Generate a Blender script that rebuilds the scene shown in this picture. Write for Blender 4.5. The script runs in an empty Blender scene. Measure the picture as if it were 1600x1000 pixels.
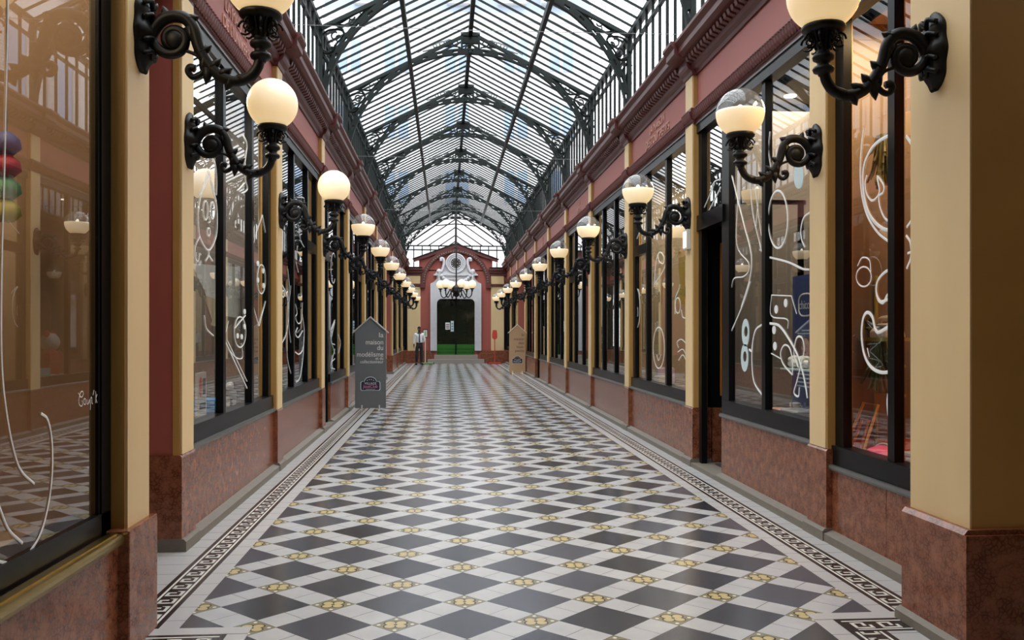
import bpy, bmesh, math, random
from mathutils import Vector, Matrix
random.seed(7)
SC = bpy.context.scene
COL = SC.collection
PI = math.pi

# ------------------------------------------------------------------ camera, sky, exposure
CAM_H, FPX, HZ = 1.6, 1400.0, 525.0
YAW = math.atan(104.0 / FPX)
CY, SY = math.cos(YAW), math.sin(YAW)
cam_d = bpy.data.cameras.new('camera'); cam = bpy.data.objects.new('camera', cam_d); COL.objects.link(cam)
cam_d.sensor_width = 36.0; cam_d.lens = FPX / 1600.0 * 36.0; cam_d.shift_y = 25.0 / 1600.0
cam_d.clip_start = 0.05; cam_d.clip_end = 300
cam.location = (0, 0, CAM_H); cam.rotation_euler = (PI / 2, 0, -YAW)
SC.camera = cam

world = bpy.data.worlds.new('overcast_sky'); SC.world = world; world.use_nodes = True
wn = world.node_tree.nodes; wl = world.node_tree.links
bg = wn['Background']; bg.inputs['Strength'].default_value = 1.0
tc = wn.new('ShaderNodeTexCoord'); sep = wn.new('ShaderNodeSeparateXYZ'); cr = wn.new('ShaderNodeValToRGB')
wl.new(tc.outputs['Generated'], sep.inputs[0]); wl.new(sep.outputs['Z'], cr.inputs[0]); wl.new(cr.outputs[0], bg.inputs['Color'])
cr.color_ramp.elements[0].position = 0.0; cr.color_ramp.elements[0].color = (0.80, 0.81, 0.83, 1)
cr.color_ramp.elements[1].position = 0.6; cr.color_ramp.elements[1].color = (0.96, 0.98, 1.0, 1)
bg.inputs['Strength'].default_value = 5.3

SC.view_settings.view_transform = 'Standard'; SC.view_settings.look = 'None'
SC.view_settings.gamma = 1.0; SC.view_settings.exposure = 0.0; SC.view_settings.use_curve_mapping = False
SC.cycles.use_denoising = True
SC.cycles.max_bounces = 8; SC.cycles.transparent_max_bounces = 24; SC.cycles.glossy_bounces = 4
SC.cycles.sample_clamp_indirect = 6.0
SC.cycles.caustics_reflective = False; SC.cycles.caustics_refractive = False

def area_light(name, loc, rot, sx, sy, power, col):
    l = bpy.data.lights.new(name, 'AREA'); l.shape = 'RECTANGLE'; l.size = sx; l.size_y = sy; l.energy = power; l.color = col
    o = bpy.data.objects.new(name, l); COL.objects.link(o); o.location = loc; o.rotation_euler = rot
    return o
# lamps in the ceilings of the shop windows
XC = 0.495
area_light('salon_window_light', (XC - 2.6, 2.9, 4.0), (0, 0, 0), 0.5, 2.6, 60, (1.0, 0.78, 0.52))
area_light('orange_window_light', (XC + 2.85, 6.2, 4.0), (0, 0, 0), 0.35, 0.9, 62, (1.0, 0.66, 0.32))
area_light('toy_window_light', (XC + 3.1, 8.6, 4.0), (0, 0, 0), 0.6, 2.4, 95, (1.0, 0.84, 0.62))
area_light('cloth_window_light', (XC + 3.1, 12.3, 4.0), (0, 0, 0), 0.6, 2.6, 120, (1.0, 0.84, 0.62))
area_light('model_window_light', (XC - 3.1, 8.6, 4.0), (0, 0, 0), 0.6, 2.6, 120, (1.0, 0.9, 0.76))

# ------------------------------------------------------------------ helpers
def zf(y): return 0.0071 * y                                     # the floor climbs a little towards the far end
def warp(v):
    x, y, z = v
    return (x, y, z + 0.0071 * y * max(0.0, 1.0 - z / 4.6))
def on_x(px, py, X):                                             # where a sight line meets a plane parallel to the passage
    t = (px - 800.0) / FPX
    zc = X / (t * CY + SY)
    return (X, zc * CY - t * zc * SY, CAM_H - (py - HZ) * zc / FPX)
def on_y(px, py, Y):                                             # ... a plane across the passage
    t = (px - 800.0) / FPX
    zc = Y / (CY - t * SY)
    return (zc * (t * CY + SY), Y, CAM_H - (py - HZ) * zc / FPX)

class MB:
    def __init__(s): s.v = []; s.f = []
    def add(s, vs, fs):
        o = len(s.v); s.v += [tuple(a) for a in vs]; s.f += [tuple(i + o for i in f) for f in fs]; return s
    def box(s, x0, x1, y0, y1, z0, z1):
        x0, x1 = min(x0, x1), max(x0, x1); y0, y1 = min(y0, y1), max(y0, y1); z0, z1 = min(z0, z1), max(z0, z1)
        return s.add([(x0,y0,z0),(x1,y0,z0),(x1,y1,z0),(x0,y1,z0),(x0,y0,z1),(x1,y0,z1),(x1,y1,z1),(x0,y1,z1)],
                     [(0,3,2,1),(4,5,6,7),(0,1,5,4),(1,2,6,5),(2,3,7,6),(3,0,4,7)])
    def prism_y(s, prof, y0, y1):                                # profile of (x, z) swept along y
        n = len(prof)
        vs = [(x, y0, z) for x, z in prof] + [(x, y1, z) for x, z in prof]
        return s.add(vs, [tuple(range(n - 1, -1, -1)), tuple(range(n, 2 * n))] + [(i, (i + 1) % n, n + (i + 1) % n, n + i) for i in range(n)])
    def plate_y(s, poly, y0, y1): return s.prism_y(poly, y0, y1)
    def quad(s, a, b, c, d): return s.add([a, b, c, d], [(0, 1, 2, 3)])
    def tube(s, pts, r, n=6, closed=False, flat=None):
        pts = [Vector(p) for p in pts]; m = len(pts)
        if m < 2: return s
        rs = r if isinstance(r, (list, tuple)) else [r] * m
        rings = []; ref = None
        for i, p in enumerate(pts):
            a = pts[(i - 1) % m] if (closed or i > 0) else pts[0]
            b = pts[(i + 1) % m] if (closed or i < m - 1) else pts[-1]
            t = (b - a)
            if t.length < 1e-9: t = Vector((0, 0, 1))
            t.normalize()
            if ref is None:
                ref = Vector((0, 1, 0)) if abs(t.y) < 0.9 else Vector((1, 0, 0))
            u = ref - t * ref.dot(t)
            if u.length < 1e-6: u = t.orthogonal()
            u.normalize(); w = t.cross(u); ref = u
            fu = 1.0 if flat is None else flat
            rings.append([p + (u * math.cos(2 * PI * k / n) * fu + w * math.sin(2 * PI * k / n)) * rs[i] for k in range(n)])
        o = len(s.v)
        for rg in rings: s.v += [tuple(q) for q in rg]
        last = m if closed else m - 1
        for i in range(last):
            j = (i + 1) % m
            for k in range(n):
                s.f.append((o + i*n + k, o + i*n + (k+1) % n, o + j*n + (k+1) % n, o + j*n + k))
        if not closed:
            s.f.append(tuple(o + k for k in range(n - 1, -1, -1))); s.f.append(tuple(o + (m-1)*n + k for k in range(n)))
        return s
    def lathe(s, prof, c=(0,0,0), n=16):                         # profile of (r, z) turned about z
        o = len(s.v); m = len(prof)
        for r, z in prof:
            for k in range(n):
                a = 2 * PI * k / n
                s.v.append((c[0] + max(r, 1e-4) * math.cos(a), c[1] + max(r, 1e-4) * math.sin(a), c[2] + z))
        for i in range(m - 1):
            for k in range(n):
                s.f.append((o + i*n + k, o + i*n + (k+1) % n, o + (i+1)*n + (k+1) % n, o + (i+1)*n + k))
        s.f.append(tuple(o + k for k in range(n - 1, -1, -1))); s.f.append(tuple(o + (m-1)*n + k for k in range(n)))
        return s
    def ball(s, c, rx, ry=None, rz=None, n=14, m=8):
        ry = rx if ry is None else ry; rz = rx if rz is None else rz
        o = len(s.v)
        for i in range(1, m):
            th = PI * i / m
            for k in range(n):
                a = 2 * PI * k / n
                s.v.append((c[0] + rx*math.sin(th)*math.cos(a), c[1] + ry*math.sin(th)*math.sin(a), c[2] + rz*math.cos(th)))
        top = len(s.v); s.v.append((c[0], c[1], c[2] + rz)); bot = len(s.v); s.v.append((c[0], c[1], c[2] - rz))
        for i in range(m - 2):
            for k in range(n):
                s.f.append((o+i*n+k, o+(i+1)*n+k, o+(i+1)*n+(k+1)%n, o+i*n+(k+1)%n))
        for k in range(n):
            s.f.append((top, o+k, o+(k+1)%n)); s.f.append((bot, o+(m-2)*n+(k+1)%n, o+(m-2)*n+k))
        return s
    def build(s, name, mat, parent=None, smooth=False, wp=False, fix=True, bevel=0.0):
        me = bpy.data.meshes.new(name)
        vs = [warp(v) for v in s.v] if wp else s.v
        me.from_pydata(vs, [], s.f)
        bm = bmesh.new(); bm.from_mesh(me)
        if fix: bmesh.ops.recalc_face_normals(bm, faces=bm.faces[:])
        bm.to_mesh(me); bm.free()
        if smooth: me.polygons.foreach_set('use_smooth', [True] * len(me.polygons))
        me.materials.append(mat)
        o = bpy.data.objects.new(name, me); COL.objects.link(o)
        if parent is not None: o.parent = parent
        if bevel:
            b = o.modifiers.new('bevel', 'BEVEL'); b.width = bevel; b.segments = 2; b.limit_method = 'ANGLE'
        return o

def tag(o, label=None, cat=None, group=None, kind=None):
    if label: o['label'] = label
    if cat: o['category'] = cat
    if group: o['group'] = group
    if kind: o['kind'] = kind
    return o
def thing(name, label, cat, loc=(0,0,0), rz=0.0, group=None):
    o = bpy.data.objects.new(name, None); COL.objects.link(o); o.location = loc; o.rotation_euler = (0, 0, rz)
    o.empty_display_size = 0.1
    return tag(o, label, cat, group)
def struct(name, label, cat):
    o = bpy.data.objects.new(name, None); COL.objects.link(o); return tag(o, label, cat, None, 'structure')
def copy_tree(o, parent=None):
    c = o.copy(); COL.objects.link(c)
    if parent is not None: c.parent = parent
    for ch in list(o.children): copy_tree(ch, c)
    return c
def spline(pts, k=6, closed=False):                              # Catmull-Rom through points
    P = [Vector(p) for p in pts]; n = len(P); out = []
    if n < 3: return [tuple(p) for p in P]
    rng = range(n) if closed else range(n - 1)
    for i in rng:
        p0 = P[(i-1) % n] if (closed or i > 0) else P[0] * 2 - P[1]
        p1 = P[i]; p2 = P[(i+1) % n]
        p3 = P[(i+2) % n] if (closed or i + 2 < n) else P[-1] * 2 - P[-2]
        for j in range(k):
            t = j / k
            out.append(tuple(0.5*((2*p1) + (p2-p0)*t + (2*p0-5*p1+4*p2-p3)*t*t + (3*p1-p0-3*p2+p3)*t*t*t)))
    if not closed: out.append(tuple(P[-1]))
    return out
def text_part(name, body, loc, rot, size, mat, parent, align='CENTER', depth=0.002, sx=1.0, width=None):
    cu = bpy.data.curves.new(name, 'FONT'); cu.body = body; cu.size = size; cu.align_x = align; cu.extrude = depth
    tmp = bpy.data.objects.new(name, cu); COL.objects.link(tmp)
    me = bpy.data.meshes.new_from_object(tmp.evaluated_get(bpy.context.evaluated_depsgraph_get())); me.name = name
    bpy.data.objects.remove(tmp); bpy.data.curves.remove(cu)
    if width:
        xs = [v.co.x for v in me.vertices]; sx = width / (max(xs) - min(xs))
    for v in me.vertices: v.co.x *= sx
    me.materials.clear(); me.materials.append(mat)
    o = bpy.data.objects.new(name, me); COL.objects.link(o); o.location = loc; o.rotation_euler = rot
    o.parent = parent
    return o

# ------------------------------------------------------------------ materials
def new_mat(name):
    m = bpy.data.materials.new(name); m.use_nodes = True
    return m, m.node_tree.nodes, m.node_tree.links, m.node_tree.nodes['Principled BSDF']
def paint(name, col, rough=0.5, var=0.12, scale=6.0, metal=0.0, spec=0.5, bump=0.0, stretch=(1,1,1)):
    m, n, l, p = new_mat(name)
    p.inputs['Roughness'].default_value = rough; p.inputs['Metallic'].default_value = metal
    p.inputs['Specular IOR Level'].default_value = spec
    if var > 0:
        tc = n.new('ShaderNodeTexCoord'); mp = n.new('ShaderNodeMapping'); mp.inputs['Scale'].default_value = stretch
        nz = n.new('ShaderNodeTexNoise'); nz.inputs['Scale'].default_value = scale; nz.inputs['Detail'].default_value = 6
        mx = n.new('ShaderNodeMix'); mx.data_type = 'RGBA'
        mx.inputs[6].default_value = (*[c * (1 - var) for c in col], 1); mx.inputs[7].default_value = (*[min(1, c * (1 + var)) for c in col], 1)
        l.new(tc.outputs['Object'], mp.inputs[0]); l.new(mp.outputs[0], nz.inputs['Vector']); l.new(nz.outputs['Fac'], mx.inputs[0]); l.new(mx.outputs[2], p.inputs['Base Color'])
        if bump:
            b = n.new('ShaderNodeBump'); b.inputs['Strength'].default_value = bump; b.inputs['Distance'].default_value = 0.01
            l.new(nz.outputs['Fac'], b.inputs['Height']); l.new(b.outputs[0], p.inputs['Normal'])
    else:
        p.inputs['Base Color'].default_value = (*col, 1)
    return m
def marble(name, a, b, c):
    m, n, l, p = new_mat(name)
    tc = n.new('ShaderNodeTexCoord')
    vo = n.new('ShaderNodeTexVoronoi'); vo.feature = 'DISTANCE_TO_EDGE'; vo.inputs['Scale'].default_value = 38
    nz = n.new('ShaderNodeTexNoise'); nz.inputs['Scale'].default_value = 14; nz.inputs['Detail'].default_value = 8
    ad = n.new('ShaderNodeMix'); ad.data_type = 'VECTOR'; ad.inputs[0].default_value = 0.03
    l.new(tc.outputs['Object'], nz.inputs['Vector']); l.new(tc.outputs['Object'], ad.inputs[4]); l.new(nz.outputs['Color'], ad.inputs[5]); l.new(ad.outputs[1], vo.inputs['Vector'])
    r1 = n.new('ShaderNodeValToRGB'); r1.color_ramp.elements[0].position = 0.0; r1.color_ramp.elements[0].color = (*a, 1)
    r1.color_ramp.elements[1].position = 0.16; r1.color_ramp.elements[1].color = (*b, 1)
    l.new(vo.outputs['Distance'], r1.inputs[0])
    r2 = n.new('ShaderNodeValToRGB'); r2.color_ramp.elements[0].position = 0.42; r2.color_ramp.elements[1].position = 0.72
    r2.color_ramp.elements[0].color = (0, 0, 0, 1); r2.color_ramp.elements[1].color = (1, 1, 1, 1)
    l.new(nz.outputs['Fac'], r2.inputs[0])
    mx = n.new('ShaderNodeMix'); mx.data_type = 'RGBA'; l.new(r2.outputs[0], mx.inputs[0]); l.new(r1.outputs[0], mx.inputs[6]); mx.inputs[7].default_value = (*c, 1)
    l.new(mx.outputs[2], p.inputs['Base Color']); p.inputs['Roughness'].default_value = 0.22
    return m
def glass(name, tint=(1,1,1), gloss=1.0, rough=0.0, ior=1.55, haze=0.0, hazecol=(0.9,0.92,0.95), trans=False):
    m, n, l, p = new_mat(name); n.remove(p)
    out = n['Material Output']
    fr = n.new('ShaderNodeFresnel'); fr.inputs['IOR'].default_value = ior
    mu = n.new('ShaderNodeMath'); mu.operation = 'MULTIPLY'; mu.use_clamp = True; mu.inputs[1].default_value = 1.5 * gloss
    geo = n.new('ShaderNodeNewGeometry'); inv = n.new('ShaderNodeMath'); inv.operation = 'SUBTRACT'; inv.inputs[0].default_value = 1.0
    mu2 = n.new('ShaderNodeMath'); mu2.operation = 'MULTIPLY'
    tr = n.new('ShaderNodeBsdfTransparent'); tr.inputs[0].default_value = (*tint, 1)
    gl = n.new('ShaderNodeBsdfGlossy'); gl.inputs['Roughness'].default_value = rough
    mx = n.new('ShaderNodeMixShader')
    l.new(fr.outputs[0], mu.inputs[0]); l.new(geo.outputs['Backfacing'], inv.inputs[1]); l.new(mu.outputs[0], mu2.inputs[0]); l.new(inv.outputs[0], mu2.inputs[1])
    l.new(mu2.outputs[0], mx.inputs[0]); l.new(tr.outputs[0], mx.inputs[1]); l.new(gl.outputs[0], mx.inputs[2])
    if haze > 0:
        df = n.new('ShaderNodeBsdfTranslucent' if trans else 'ShaderNodeBsdfDiffuse'); df.inputs[0].default_value = (*hazecol, 1)
        m2 = n.new('ShaderNodeMixShader'); m2.inputs[0].default_value = haze
        l.new(mx.outputs[0], m2.inputs[1]); l.new(df.outputs[0], m2.inputs[2]); l.new(m2.outputs[0], out.inputs[0])
    else:
        l.new(mx.outputs[0], out.inputs[0])
    return m
def glow(name, col, strength, base=(0.8,0.8,0.8), rough=0.25):
    m, n, l, p = new_mat(name)
    p.inputs['Base Color'].default_value = (*base, 1); p.inputs['Roughness'].default_value = rough
    p.inputs['Emission Color'].default_value = (*col, 1); p.inputs['Emission Strength'].default_value = strength
    return m

M = {}
M['marble'] = marble('red_marble', (0.09,0.024,0.011), (0.225,0.072,0.034), (0.31,0.118,0.062))
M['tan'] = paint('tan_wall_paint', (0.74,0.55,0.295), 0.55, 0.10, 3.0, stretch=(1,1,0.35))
M['ochre'] = paint('ochre_paint_and_shade', (0.47,0.26,0.07), 0.55, 0.12, 3.0)  # ochre paint; also carries the painted-in shade of the near pillar front
M['red'] = paint('red_wall_paint', (0.37,0.095,0.07), 0.6, 0.06, 2.0)
M['frieze'] = paint('rose_frieze_paint', (0.36,0.105,0.082), 0.55, 0.06, 2.0)
M['darkred'] = paint('shaded_red_moulding', (0.11,0.026,0.021), 0.45, 0.15, 12.0)  # same red paint as the frieze, with its shade put into the colour
M['letter'] = paint('letter_rose', (0.62,0.33,0.26), 0.5, 0.0)
M['black'] = paint('black_gloss_frame', (0.005,0.0055,0.0065), 0.3, 0.0, spec=0.16)
M['ledge'] = paint('grey_metal_ledge', (0.11,0.11,0.105), 0.35, 0.25, 20, metal=0.3)
M['curb'] = paint('grey_stone_curb', (0.17,0.148,0.12), 0.6, 0.2, 14)
M['iron'] = paint('black_cast_iron', (0.006,0.006,0.007), 0.45, 0.3, 30, spec=0.3)
M['roofiron'] = paint('green_black_iron', (0.007,0.012,0.010), 0.5, 0.2, 10, spec=0.22)
M['brass'] = paint('brass_rail', (0.62,0.44,0.14), 0.25, 0.1, 10, metal=1.0)
M['glass'] = glass('shop_glass', (0.95,0.96,0.955), 1.25)
M['roofglass'] = glass('roof_glass', (0.95,0.965,0.97), 0.12, 0.05, haze=0.05, trans=True)
M['clearglobe'] = glass('clear_globe_glass', (0.86,0.88,0.90), 0.8, 0.03, haze=0.07)
M['white'] = paint('white_window_paint', (0.82,0.84,0.84), 0.6, 0.0)
M['palepaint'] = paint('pale_blue_window_paint', (0.55,0.66,0.68), 0.6, 0.0)
M['stucco'] = paint('grey_white_stone', (0.58,0.58,0.61), 0.6, 0.12, 9)
M['stone'] = paint('granite_step', (0.30,0.26,0.23), 0.6, 0.35, 60)
M['dark'] = paint('dark_interior', (0.035,0.030,0.026), 0.7, 0.3, 4)
M['brown'] = paint('brown_panel', (0.30,0.19,0.11), 0.6, 0.1, 3)
M['orange'] = paint('orange_panel', (0.58,0.17,0.006), 0.5, 0.1, 3)
M['beigein'] = paint('beige_interior', (0.30,0.24,0.16), 0.6, 0.15, 3)
M['greyin'] = paint('grey_interior', (0.17,0.145,0.125), 0.6, 0.2, 3)
M['plaster'] = paint('pale_plaster', (0.46,0.445,0.44), 0.8, 0.04, 2)
M['slate'] = paint('blue_slate', (0.16,0.21,0.29), 0.6, 0.12, 4)
M['bluepane'] = paint('reflected_sky_pane', (0.17,0.26,0.40), 0.4, 0.12, 1.5)  # blue base colour stands in for sky reflected in the panes
M['shutter'] = paint('pale_grey_shutter', (0.42,0.42,0.42), 0.6, 0.05, 4)
M['greyfacade'] = paint('side_facade_plaster', (0.42,0.41,0.40), 0.8, 0.05, 2)
M['opal'] = glow('lit_opal_globe', (1.0,0.70,0.33), 0.62, (0.85,0.80,0.70), 0.2)
M['bulb'] = glow('lit_bulb', (1.0,0.85,0.6), 3.0)
M['downlight'] = glow('lit_downlight', (1.0,0.88,0.7), 5.0)
M['steel'] = paint('thin_steel_cable', (0.25,0.25,0.25), 0.35, 0.0, metal=0.8)

# the tiled floor: 0.18 m tiles laid on the diagonal, dark four-tile squares, white strips, flowered insets
def floor_material():
    m, n, l, p = new_mat('tiled_floor')
    tcn = n.new('ShaderNodeTexCoord'); sp = n.new('ShaderNodeSeparateXYZ'); l.new(tcn.outputs['Object'], sp.inputs[0])
    def mt(op, a, b=None, c=None):
        k = n.new('ShaderNodeMath'); k.operation = op
        for i, v in enumerate((a, b, c)):
            if v is None: continue
            if isinstance(v, (int, float)): k.inputs[i].default_value = v
            else: l.new(v, k.inputs[i])
        return k.outputs[0]
    W = 0.765; T = W / math.sqrt(2) / 3.0
    X = mt('SUBTRACT', sp.outputs['X'], XC - W / 2); Y = mt('SUBTRACT', sp.outputs['Y'], 5.276)
    a = mt('MULTIPLY', mt('ADD', X, Y), 1 / math.sqrt(2) / (3 * T)); b = mt('MULTIPLY', mt('SUBTRACT', X, Y), 1 / math.sqrt(2) / (3 * T))
    fa = mt('SUBTRACT', a, mt('ROUND', a)); fb = mt('SUBTRACT', b, mt('ROUND', b))          # -.5..0.5, inset at 0
    ia = mt('LESS_THAN', mt('ABSOLUTE', fa), 1 / 6.0); ib = mt('LESS_THAN', mt('ABSOLUTE', fb), 1 / 6.0)
    both = mt('MULTIPLY', ia, ib); anyw = mt('MAXIMUM', ia, ib)
    # joints between tiles
    def joint(f):
        t = mt('MULTIPLY', mt('ADD', f, 1 / 6.0), 3.0); d = mt('ABSOLUTE', mt('SUBTRACT', t, mt('ROUND', t)))
        return mt('LESS_THAN', d, 0.011)
    jn = mt('MAXIMUM', joint(fa), joint(fb))
    # flower inset, measured in tile widths along the passage axes
    qx = mt('MULTIPLY', mt('ADD', fa, fb), 3 / math.sqrt(2)); qy = mt('MULTIPLY', mt('SUBTRACT', fa, fb), 3 / math.sqrt(2))
    ax = mt('ABSOLUTE', qx); ay = mt('ABSOLUTE', qy)
    def circ(cx, cy, r):
        dx = mt('SUBTRACT', ax, cx); dy = mt('SUBTRACT', ay, cy)
        return mt('LESS_THAN', mt('ADD', mt('MULTIPLY', dx, dx), mt('MULTIPLY', dy, dy)), r * r)
    petal = mt('MAXIMUM', circ(0.17, 0.15, 0.155), circ(0.0, 0.0, 0.10))
    edge = mt('MAXIMUM', circ(0.17, 0.15, 0.20), circ(0.0, 0.0, 0.16))
    eye = circ(0, 0, 0.06); bud = mt('MAXIMUM', circ(0.50, 0, 0.06), circ(0, 0.50, 0.06))
    def mix(f, c0, c1):
        k = n.new('ShaderNodeMix'); k.data_type = 'RGBA'; l.new(f, k.inputs[0])
        for i, c in ((6, c0), (7, c1)):
            if isinstance(c, tuple): k.inputs[i].default_value = (*c, 1)
            else: l.new(c, k.inputs[i])
        return k.outputs[2]
    inset = mix(edge, (0.22, 0.20, 0.13), (0.03, 0.025, 0.02)); inset = mix(petal, inset, (0.50, 0.41, 0.21)); inset = mix(eye, inset, (0.06, 0.04, 0.03)); inset = mix(bud, inset, (0.7, 0.68, 0.6))
    nz = n.new('ShaderNodeTexNoise'); nz.inputs['Scale'].default_value = 5.0; nz.inputs['Detail'].default_value = 5; l.new(tcn.outputs['Object'], nz.inputs['Vector'])
    nz2 = n.new('ShaderNodeTexNoise'); nz2.inputs['Scale'].default_value = 0.9; l.new(tcn.outputs['Object'], nz2.inputs['Vector'])
    # each big dark square has its own tone
    wn_ = n.new('ShaderNodeTexWhiteNoise'); wn_.noise_dimensions = '2D'; cb = n.new('ShaderNodeCombineXYZ')
    l.new(mt('FLOOR', mt('MULTIPLY', a, 1.0)), cb.inputs[0]); l.new(mt('FLOOR', mt('MULTIPLY', b, 1.0)), cb.inputs[1]); l.new(cb.outputs[0], wn_.inputs['Vector'])
    darkc = mix(wn_.outputs['Value'], (0.026, 0.027, 0.033), (0.080, 0.084, 0.105))
    whitec = mix(nz.outputs['Fac'], (0.385, 0.39, 0.405), (0.51, 0.515, 0.53))
    base = mix(anyw, darkc, whitec); base = mix(both, base, inset); base = mix(jn, base, (0.07, 0.065, 0.06))
    l.new(base, p.inputs['Base Color'])
    rr = n.new('ShaderNodeMapRange'); rr.inputs['To Min'].default_value = 0.13; rr.inputs['To Max'].default_value = 0.30; l.new(nz2.outputs['Fac'], rr.inputs['Value']); l.new(rr.outputs[0], p.inputs['Roughness'])
    return m
M['floor'] = floor_material()
def strip_tile(name, col, pitch, jc=(0.12,0.11,0.10)):
    m, n, l, p = new_mat(name)
    tcn = n.new('ShaderNodeTexCoord'); sp = n.new('ShaderNodeSeparateXYZ'); l.new(tcn.outputs['Object'], sp.inputs[0])
    a = n.new('ShaderNodeMath'); a.operation = 'DIVIDE'; a.inputs[1].default_value = pitch; l.new(sp.outputs['Y'], a.inputs[0])
    f = n.new('ShaderNodeMath'); f.operation = 'FRACT'; l.new(a.outputs[0], f.inputs[0])
    t = n.new('ShaderNodeMath'); t.operation = 'LESS_THAN'; t.inputs[1].default_value = 0.012 / pitch * 0.45; l.new(f.outputs[0], t.inputs[0])
    mx = n.new('ShaderNodeMix'); mx.data_type = 'RGBA'; mx.inputs[6].default_value = (*col, 1); mx.inputs[7].default_value = (*jc, 1)
    l.new(t.outputs[0], mx.inputs[0]); l.new(mx.outputs[2], p.inputs['Base Color']); p.inputs['Roughness'].default_value = 0.25
    return m
M['striptile'] = strip_tile('white_strip_tiles', (0.46,0.455,0.455), 0.24)
M['bandblack'] = paint('black_border_tile', (0.022,0.018,0.018), 0.25, 0.2, 8)
M['bandwhite'] = paint('white_border_tile', (0.68,0.66,0.62), 0.3, 0.05, 8)

# ------------------------------------------------------------------ main measures
Y0, PITCH, YEND = 6.62, 3.69, 42.9
PILS = [Y0 + PITCH * k for k in range(10)]                        # near edge of every pilaster, 0.32 wide
PW = 0.32
UG = 2.50                                                         # glass of the shop fronts
def XU(s, u): return XC + s * u
ORD = ['first','second','third','fourth','fifth','sixth','seventh','eighth','ninth','tenth','eleventh','twelfth']
SIDE = {-1: 'left', 1: 'right'}

# ------------------------------------------------------------------ floor
fl = MB(); fl.add([(XC-5,-4,0),(XC+5,-4,0),(XC+5,YEND+0.6,zf(YEND+0.6)),(XC-5,YEND+0.6,zf(YEND+0.6))], [(0,1,2,3)])
flv = [(x, y, zf(y)) for x, y, z in fl.v]; fl.v = flv
def slab(x0, x1, y0, y1, h):                                      # thin tile strip that follows the floor
    b = MB(); b.box(x0, x1, y0, y1, 0, h); b.v = [(x, y, z + zf(y)) for x, y, z in b.v]; return b
floor = fl.build('floor', M['floor'])
tag(floor, 'black and white diagonal tiled floor of the covered passage', 'floor', None, 'structure')
JOG = 4.93
for s in (-1, 1):
    for (u_in, u_out, y0, y1) in ((1.917, 2.42, JOG - 0.02, YEND), (1.53, 2.06, -3.4, JOG - 0.02)):
        a = slab(XU(s, u_in), XU(s, u_in + 0.107), y0, y1, 0.0010); a.build('inner_white_strip', M['striptile'], floor)
        a = slab(XU(s, u_in + 0.107), XU(s, u_in + 0.312), y0, y1, 0.0012); a.build('black_border_band', M['bandblack'], floor)
        a = slab(XU(s, u_in + 0.312), XU(s, u_out), y0, y1, 0.0010); a.build('outer_white_strip', M['striptile'], floor)
        g = MB()
        def strip(ua, ub, ya, yb):
            q = MB(); q.box(XU(s, ua), XU(s, ub), ya, yb, 0.0012, 0.0016); q.v = [(x, y, z + zf(y)) for x, y, z in q.v]; g.add(q.v, q.f)
        b0 = u_in + 0.107
        strip(b0 + 0.030, b0 + 0.044, y0, y1); strip(b0 + 0.161, b0 + 0.175, y0, y1)
        y = y0; P = 0.15; w = 0.019; lo, hi = b0 + 0.054, b0 + 0.151; mid = (lo + hi) / 2
        while y < y1 - P:
            # one hooked key: a five-shaped white fret
            strip(lo, hi, y, y + w); strip(hi - w, hi, y, y + 0.075); strip(mid - 0.005, hi, y + 0.056, y + 0.075)
            strip(lo, lo + w, y + 0.0, y - 0.05 + P) ; strip(lo, mid - 0.02, y + P - 0.05 - w, y + P - 0.05)
            strip(mid - 0.02, mid - 0.02 + w * 0.8, y + 0.092, y + P - 0.05)
            y += P
        g.build('greek_key', M['bandwhite'], floor)
    for (sd, k) in ((-1,-1),(-1,6),(1,7)):
        if sd == s:
            ya = PILS[k] + PW if k >= 0 else 4.9
            slab(XU(s,2.34), XU(s,4.5), ya, (PILS[k+1] if k >= 0 else PILS[0]), 0.0011).build('recess_white_tiles', M['striptile'], floor)
    # the cross piece where the border steps in
    q = slab(XU(s, 1.53), XU(s, 2.345), JOG - 0.13, JOG - 0.02, 0.0020); q.build('cross_white_strip', M['striptile'], floor)
    q = slab(XU(s, 1.637), XU(s, 2.345), JOG - 0.335, JOG - 0.13, 0.0022); q.build('cross_black_band', M['bandblack'], floor)
    g = MB()
    for (ua, ub, ya, yb) in ((1.667,2.345,JOG-0.175,JOG-0.161),(1.70,2.345,JOG-0.31,JOG-0.297)):
        c = slab(XU(s, ua), XU(s, ub), ya, yb, 0.0026); g.add(c.v, c.f)
    u = 1.70
    while u < 2.3:
        for (ua, ub, ya, yb) in ((u,u+.019,JOG-.285,JOG-.19),(u,u+.075,JOG-.205,JOG-.19),(u+.056,u+.075,JOG-.245,JOG-.19),(u,u+.1,JOG-.285,JOG-.268),(u+.09,u+.107,JOG-.285,JOG-.23)):
            c = slab(XU(s, ua), XU(s, ub), ya, yb, 0.0026); g.add(c.v, c.f)
        u += 0.15
    g.build('cross_greek_key', M['bandwhite'], floor)

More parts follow.
